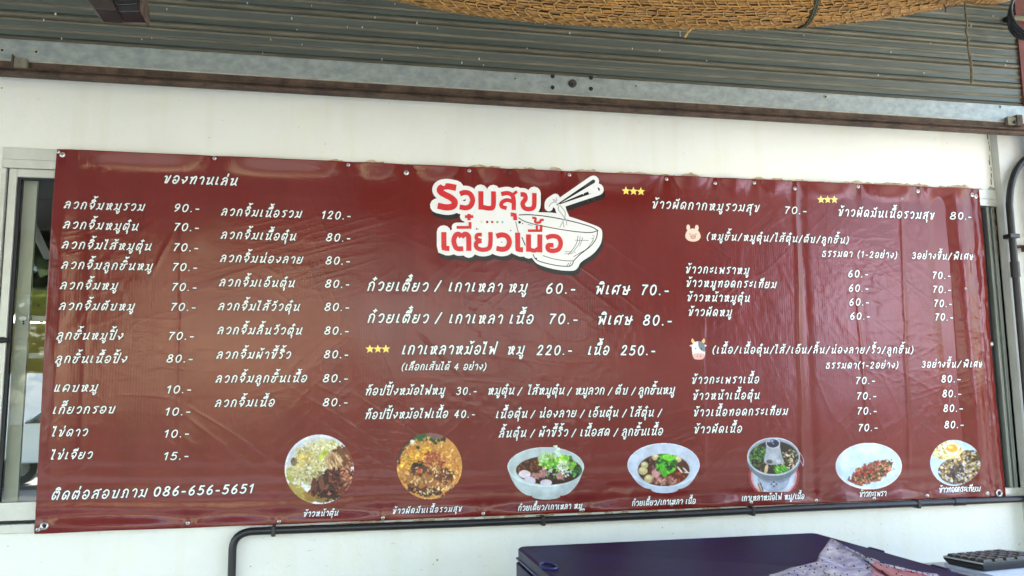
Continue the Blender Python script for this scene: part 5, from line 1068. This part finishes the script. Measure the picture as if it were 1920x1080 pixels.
for i in range(NS - 1):
    for j in range(NT - 1): fs.append((i * NT + j, i * NT + j + 1, (i + 1) * NT + j + 1, (i + 1) * NT + j))
B.add(vs, fs); B.mi = [1 if (f[0] // NT > NS * (.66 - .5 * (f[0] % NT) / NT) and (f[0] % NT) > NT * .40) else 0 for f in fs]
o = B.build('bag_film', [M_bag, M_bagp], bag, smooth=True, fix=False)
B = MB()
for i in range(30):
    for j in range(9):
        s_, t_ = .05 + i * .032 + (j % 2) * .016, .25 + j * .085
        if s_ > .97 or (.54 < s_ < .80 and t_ > .45): continue
        c = bagpt(s_, t_, .0012); r_5 = .0022; B.add([c] + [c + np.array([r_5 * math.cos(q_), r_5 * 1.6 * math.sin(q_) * .7, r_5 * math.sin(q_) * .8]) for q_ in np.arange(7) * .8976], [(0, k + 1, (k + 1) % 7 + 1) for k in range(7)])
B.build('printed_dot', M_dark, bag, kind='stuff', fix=False)
for k in range(6):
    B = MB(); vs = []
    for i in range(16):
        s_ = .555 + .03 * k + .075 * (i / 15) ** 1.2; t_ = .44 + .10 * math.sin(i / 15 * 2.2)
        for dd in (-.007, .007): vs.append(bagpt(s_ + dd, t_ - .10 + .03 * (k % 3), .0016))
    B.add(vs, [(2 * i, 2 * i + 1, 2 * i + 3, 2 * i + 2) for i in range(15)]); B.build('printed_stripe', mat('red print', (.62, .05, .03), .4) if k == 0 else bpy.data.materials['red print'], bag, fix=False)
for (s0_, t0_, ss, tt, m_) in [(.36, .60, .035, .035, M_navy), (.40, .68, .03, .03, bpy.data.materials['red print']), (.345, .70, .03, .03, M_navy), (.44, .60, .02, .06, M_navy)]:
    B = MB(); B.add([bagpt(s0_, t0_, .0017)] + [bagpt(s0_ + ss * math.cos(a) * (1 + .3 * math.sin(3 * a)), t0_ + tt * math.sin(a), .0017) for a in np.arange(12) * math.pi / 6], [(0, k + 1, (k + 1) % 12 + 1) for k in range(12)]); B.build('printed_patch', m_, bag, fix=False)

# stack of papers with a calculator on it
PZ = 1.052
pp = empty('paper_stack', tuple(atz(1850, 1066, TZ)), 'stack of pale blue papers and booklets at the bottom right under the calculator', 'papers')
q0 = atz(1766, 1056, PZ); zc = PZ; k = 0
M_pap = [mat('paper', (.62, .68, .78), .7), mat('blue paper', (.20, .33, .62), .6), mat('white paper', (.74, .76, .80), .7)]
while zc > TZ + .004:
    th = random.choice([.004, .006, .010, .014]); zb_ = max(zc - th, TZ); dx, dy, an = random.uniform(-.010, .012), random.uniform(-.008, .008), random.uniform(-.05, .05)
    pts = []
    for (x, y) in ((0, 0), (.46, .02), (.46, -.34), (0.02, -.36)):
        pts.append((q0[0] + dx + x * math.cos(an) - y * math.sin(an), q0[1] + dy + x * math.sin(an) + y * math.cos(an)))
    B = MB(); prism(B, pts, zb_ + .0006, zc); B.build('paper_sheet', M_pap[(0, 2, 0, 1, 2)[k % 5]], pp); zc = zb_; k += 1
CZ = PZ + .026
ca = empty('calculator', tuple(atz(1850, 1045, PZ)), 'black desk calculator with raised keys lying on the paper stack', 'calculator')
K = [atz(1768, 1041.5, CZ), atz(1843, 1055.5, CZ), atz(1976, 1043, CZ), atz(1872, 1032.5, CZ)]
cen = sum(K) / 4; lo = [p_ * 1. for p_ in K]; lo = [np.array([p_[0] * .9 + cen[0] * .1, p_[1] * .9 + cen[1] * .1, PZ + .001]) for p_ in K]; md = [p_ - np.array([0, 0, .009]) for p_ in K]
B = MB(); vs = K + md + lo; B.add(vs, [(0, 1, 2, 3), (8, 11, 10, 9)] + [(r * 4 + i, (r + 1) * 4 + i, (r + 1) * 4 + (i + 1) % 4, r * 4 + (i + 1) % 4) for r in range(2) for i in range(4)]); B.build('calculator_body', mat('black casing', (.02, .019, .018), .35), ca, bevel=.002)
B = MB(); a, b_3 = K[0], K[1]; e_ = np.array([0, 0, .003]); nrm = np.array([-(b_3 - a)[1], (b_3 - a)[0], 0]); nrm /= np.linalg.norm(nrm); nrm *= -1 if nrm[1] > 0 else 1
vs = [a + nrm * .0005 - e_ * 0.2, b_3 + nrm * .0005 - e_ * 0.2, b_3 + nrm * .0005 - e_ * 1.6, a + nrm * .0005 - e_ * 1.6]; B.add(vs + [v - nrm * .001 for v in vs], [(0, 1, 2, 3), (7, 6, 5, 4), (0, 4, 5, 1), (1, 5, 6, 2), (2, 6, 7, 3), (3, 7, 4, 0)]); B.build('metal_trim', M_alu, ca)
M_key = mat('dark key', (.035, .033, .032), .4)
for i in range(6):
    for j in range(5):
        def kp(s_, t_): return (K[0] * (1 - s_) + K[3] * s_) * (1 - t_) + (K[1] * (1 - s_) + K[2] * s_) * t_
        s0_, s1_ = .04 + i * .16, .04 + i * .16 + .125; t0_, t1_ = .05 + j * .187, .05 + j * .187 + .145
        q_ = [kp(s0_, t0_), kp(s1_, t0_), kp(s1_, t1_), kp(s0_, t1_)]; c = sum(q_) / 4; up = np.array([0, 0, .006]); B = MB(); B.add(q_ + [c + (v - c) * .84 + up for v in q_], [(3, 2, 1, 0), (4, 5, 6, 7), (0, 1, 5, 4), (1, 2, 6, 5), (2, 3, 7, 6), (3, 0, 4, 7)]); B.build('key', M_key, ca)
q_ = atz(1850, 1080, 1.06); B = MB(); B.lathe((q_[0], q_[1] - .03, 0 + TZ), [(.018, 0), (.020, .08), (.020, .145), (.018, .156), (.012, .163), (.004, .166)], 'z', 18)
o = B.build('cream_round_item', mat('cream plastic', (.66, .62, .50), .4), None, smooth=True); tag(o, 'small cream bottle with rounded top in front of the paper stack', 'item')  # plain rounded cream item on the counter
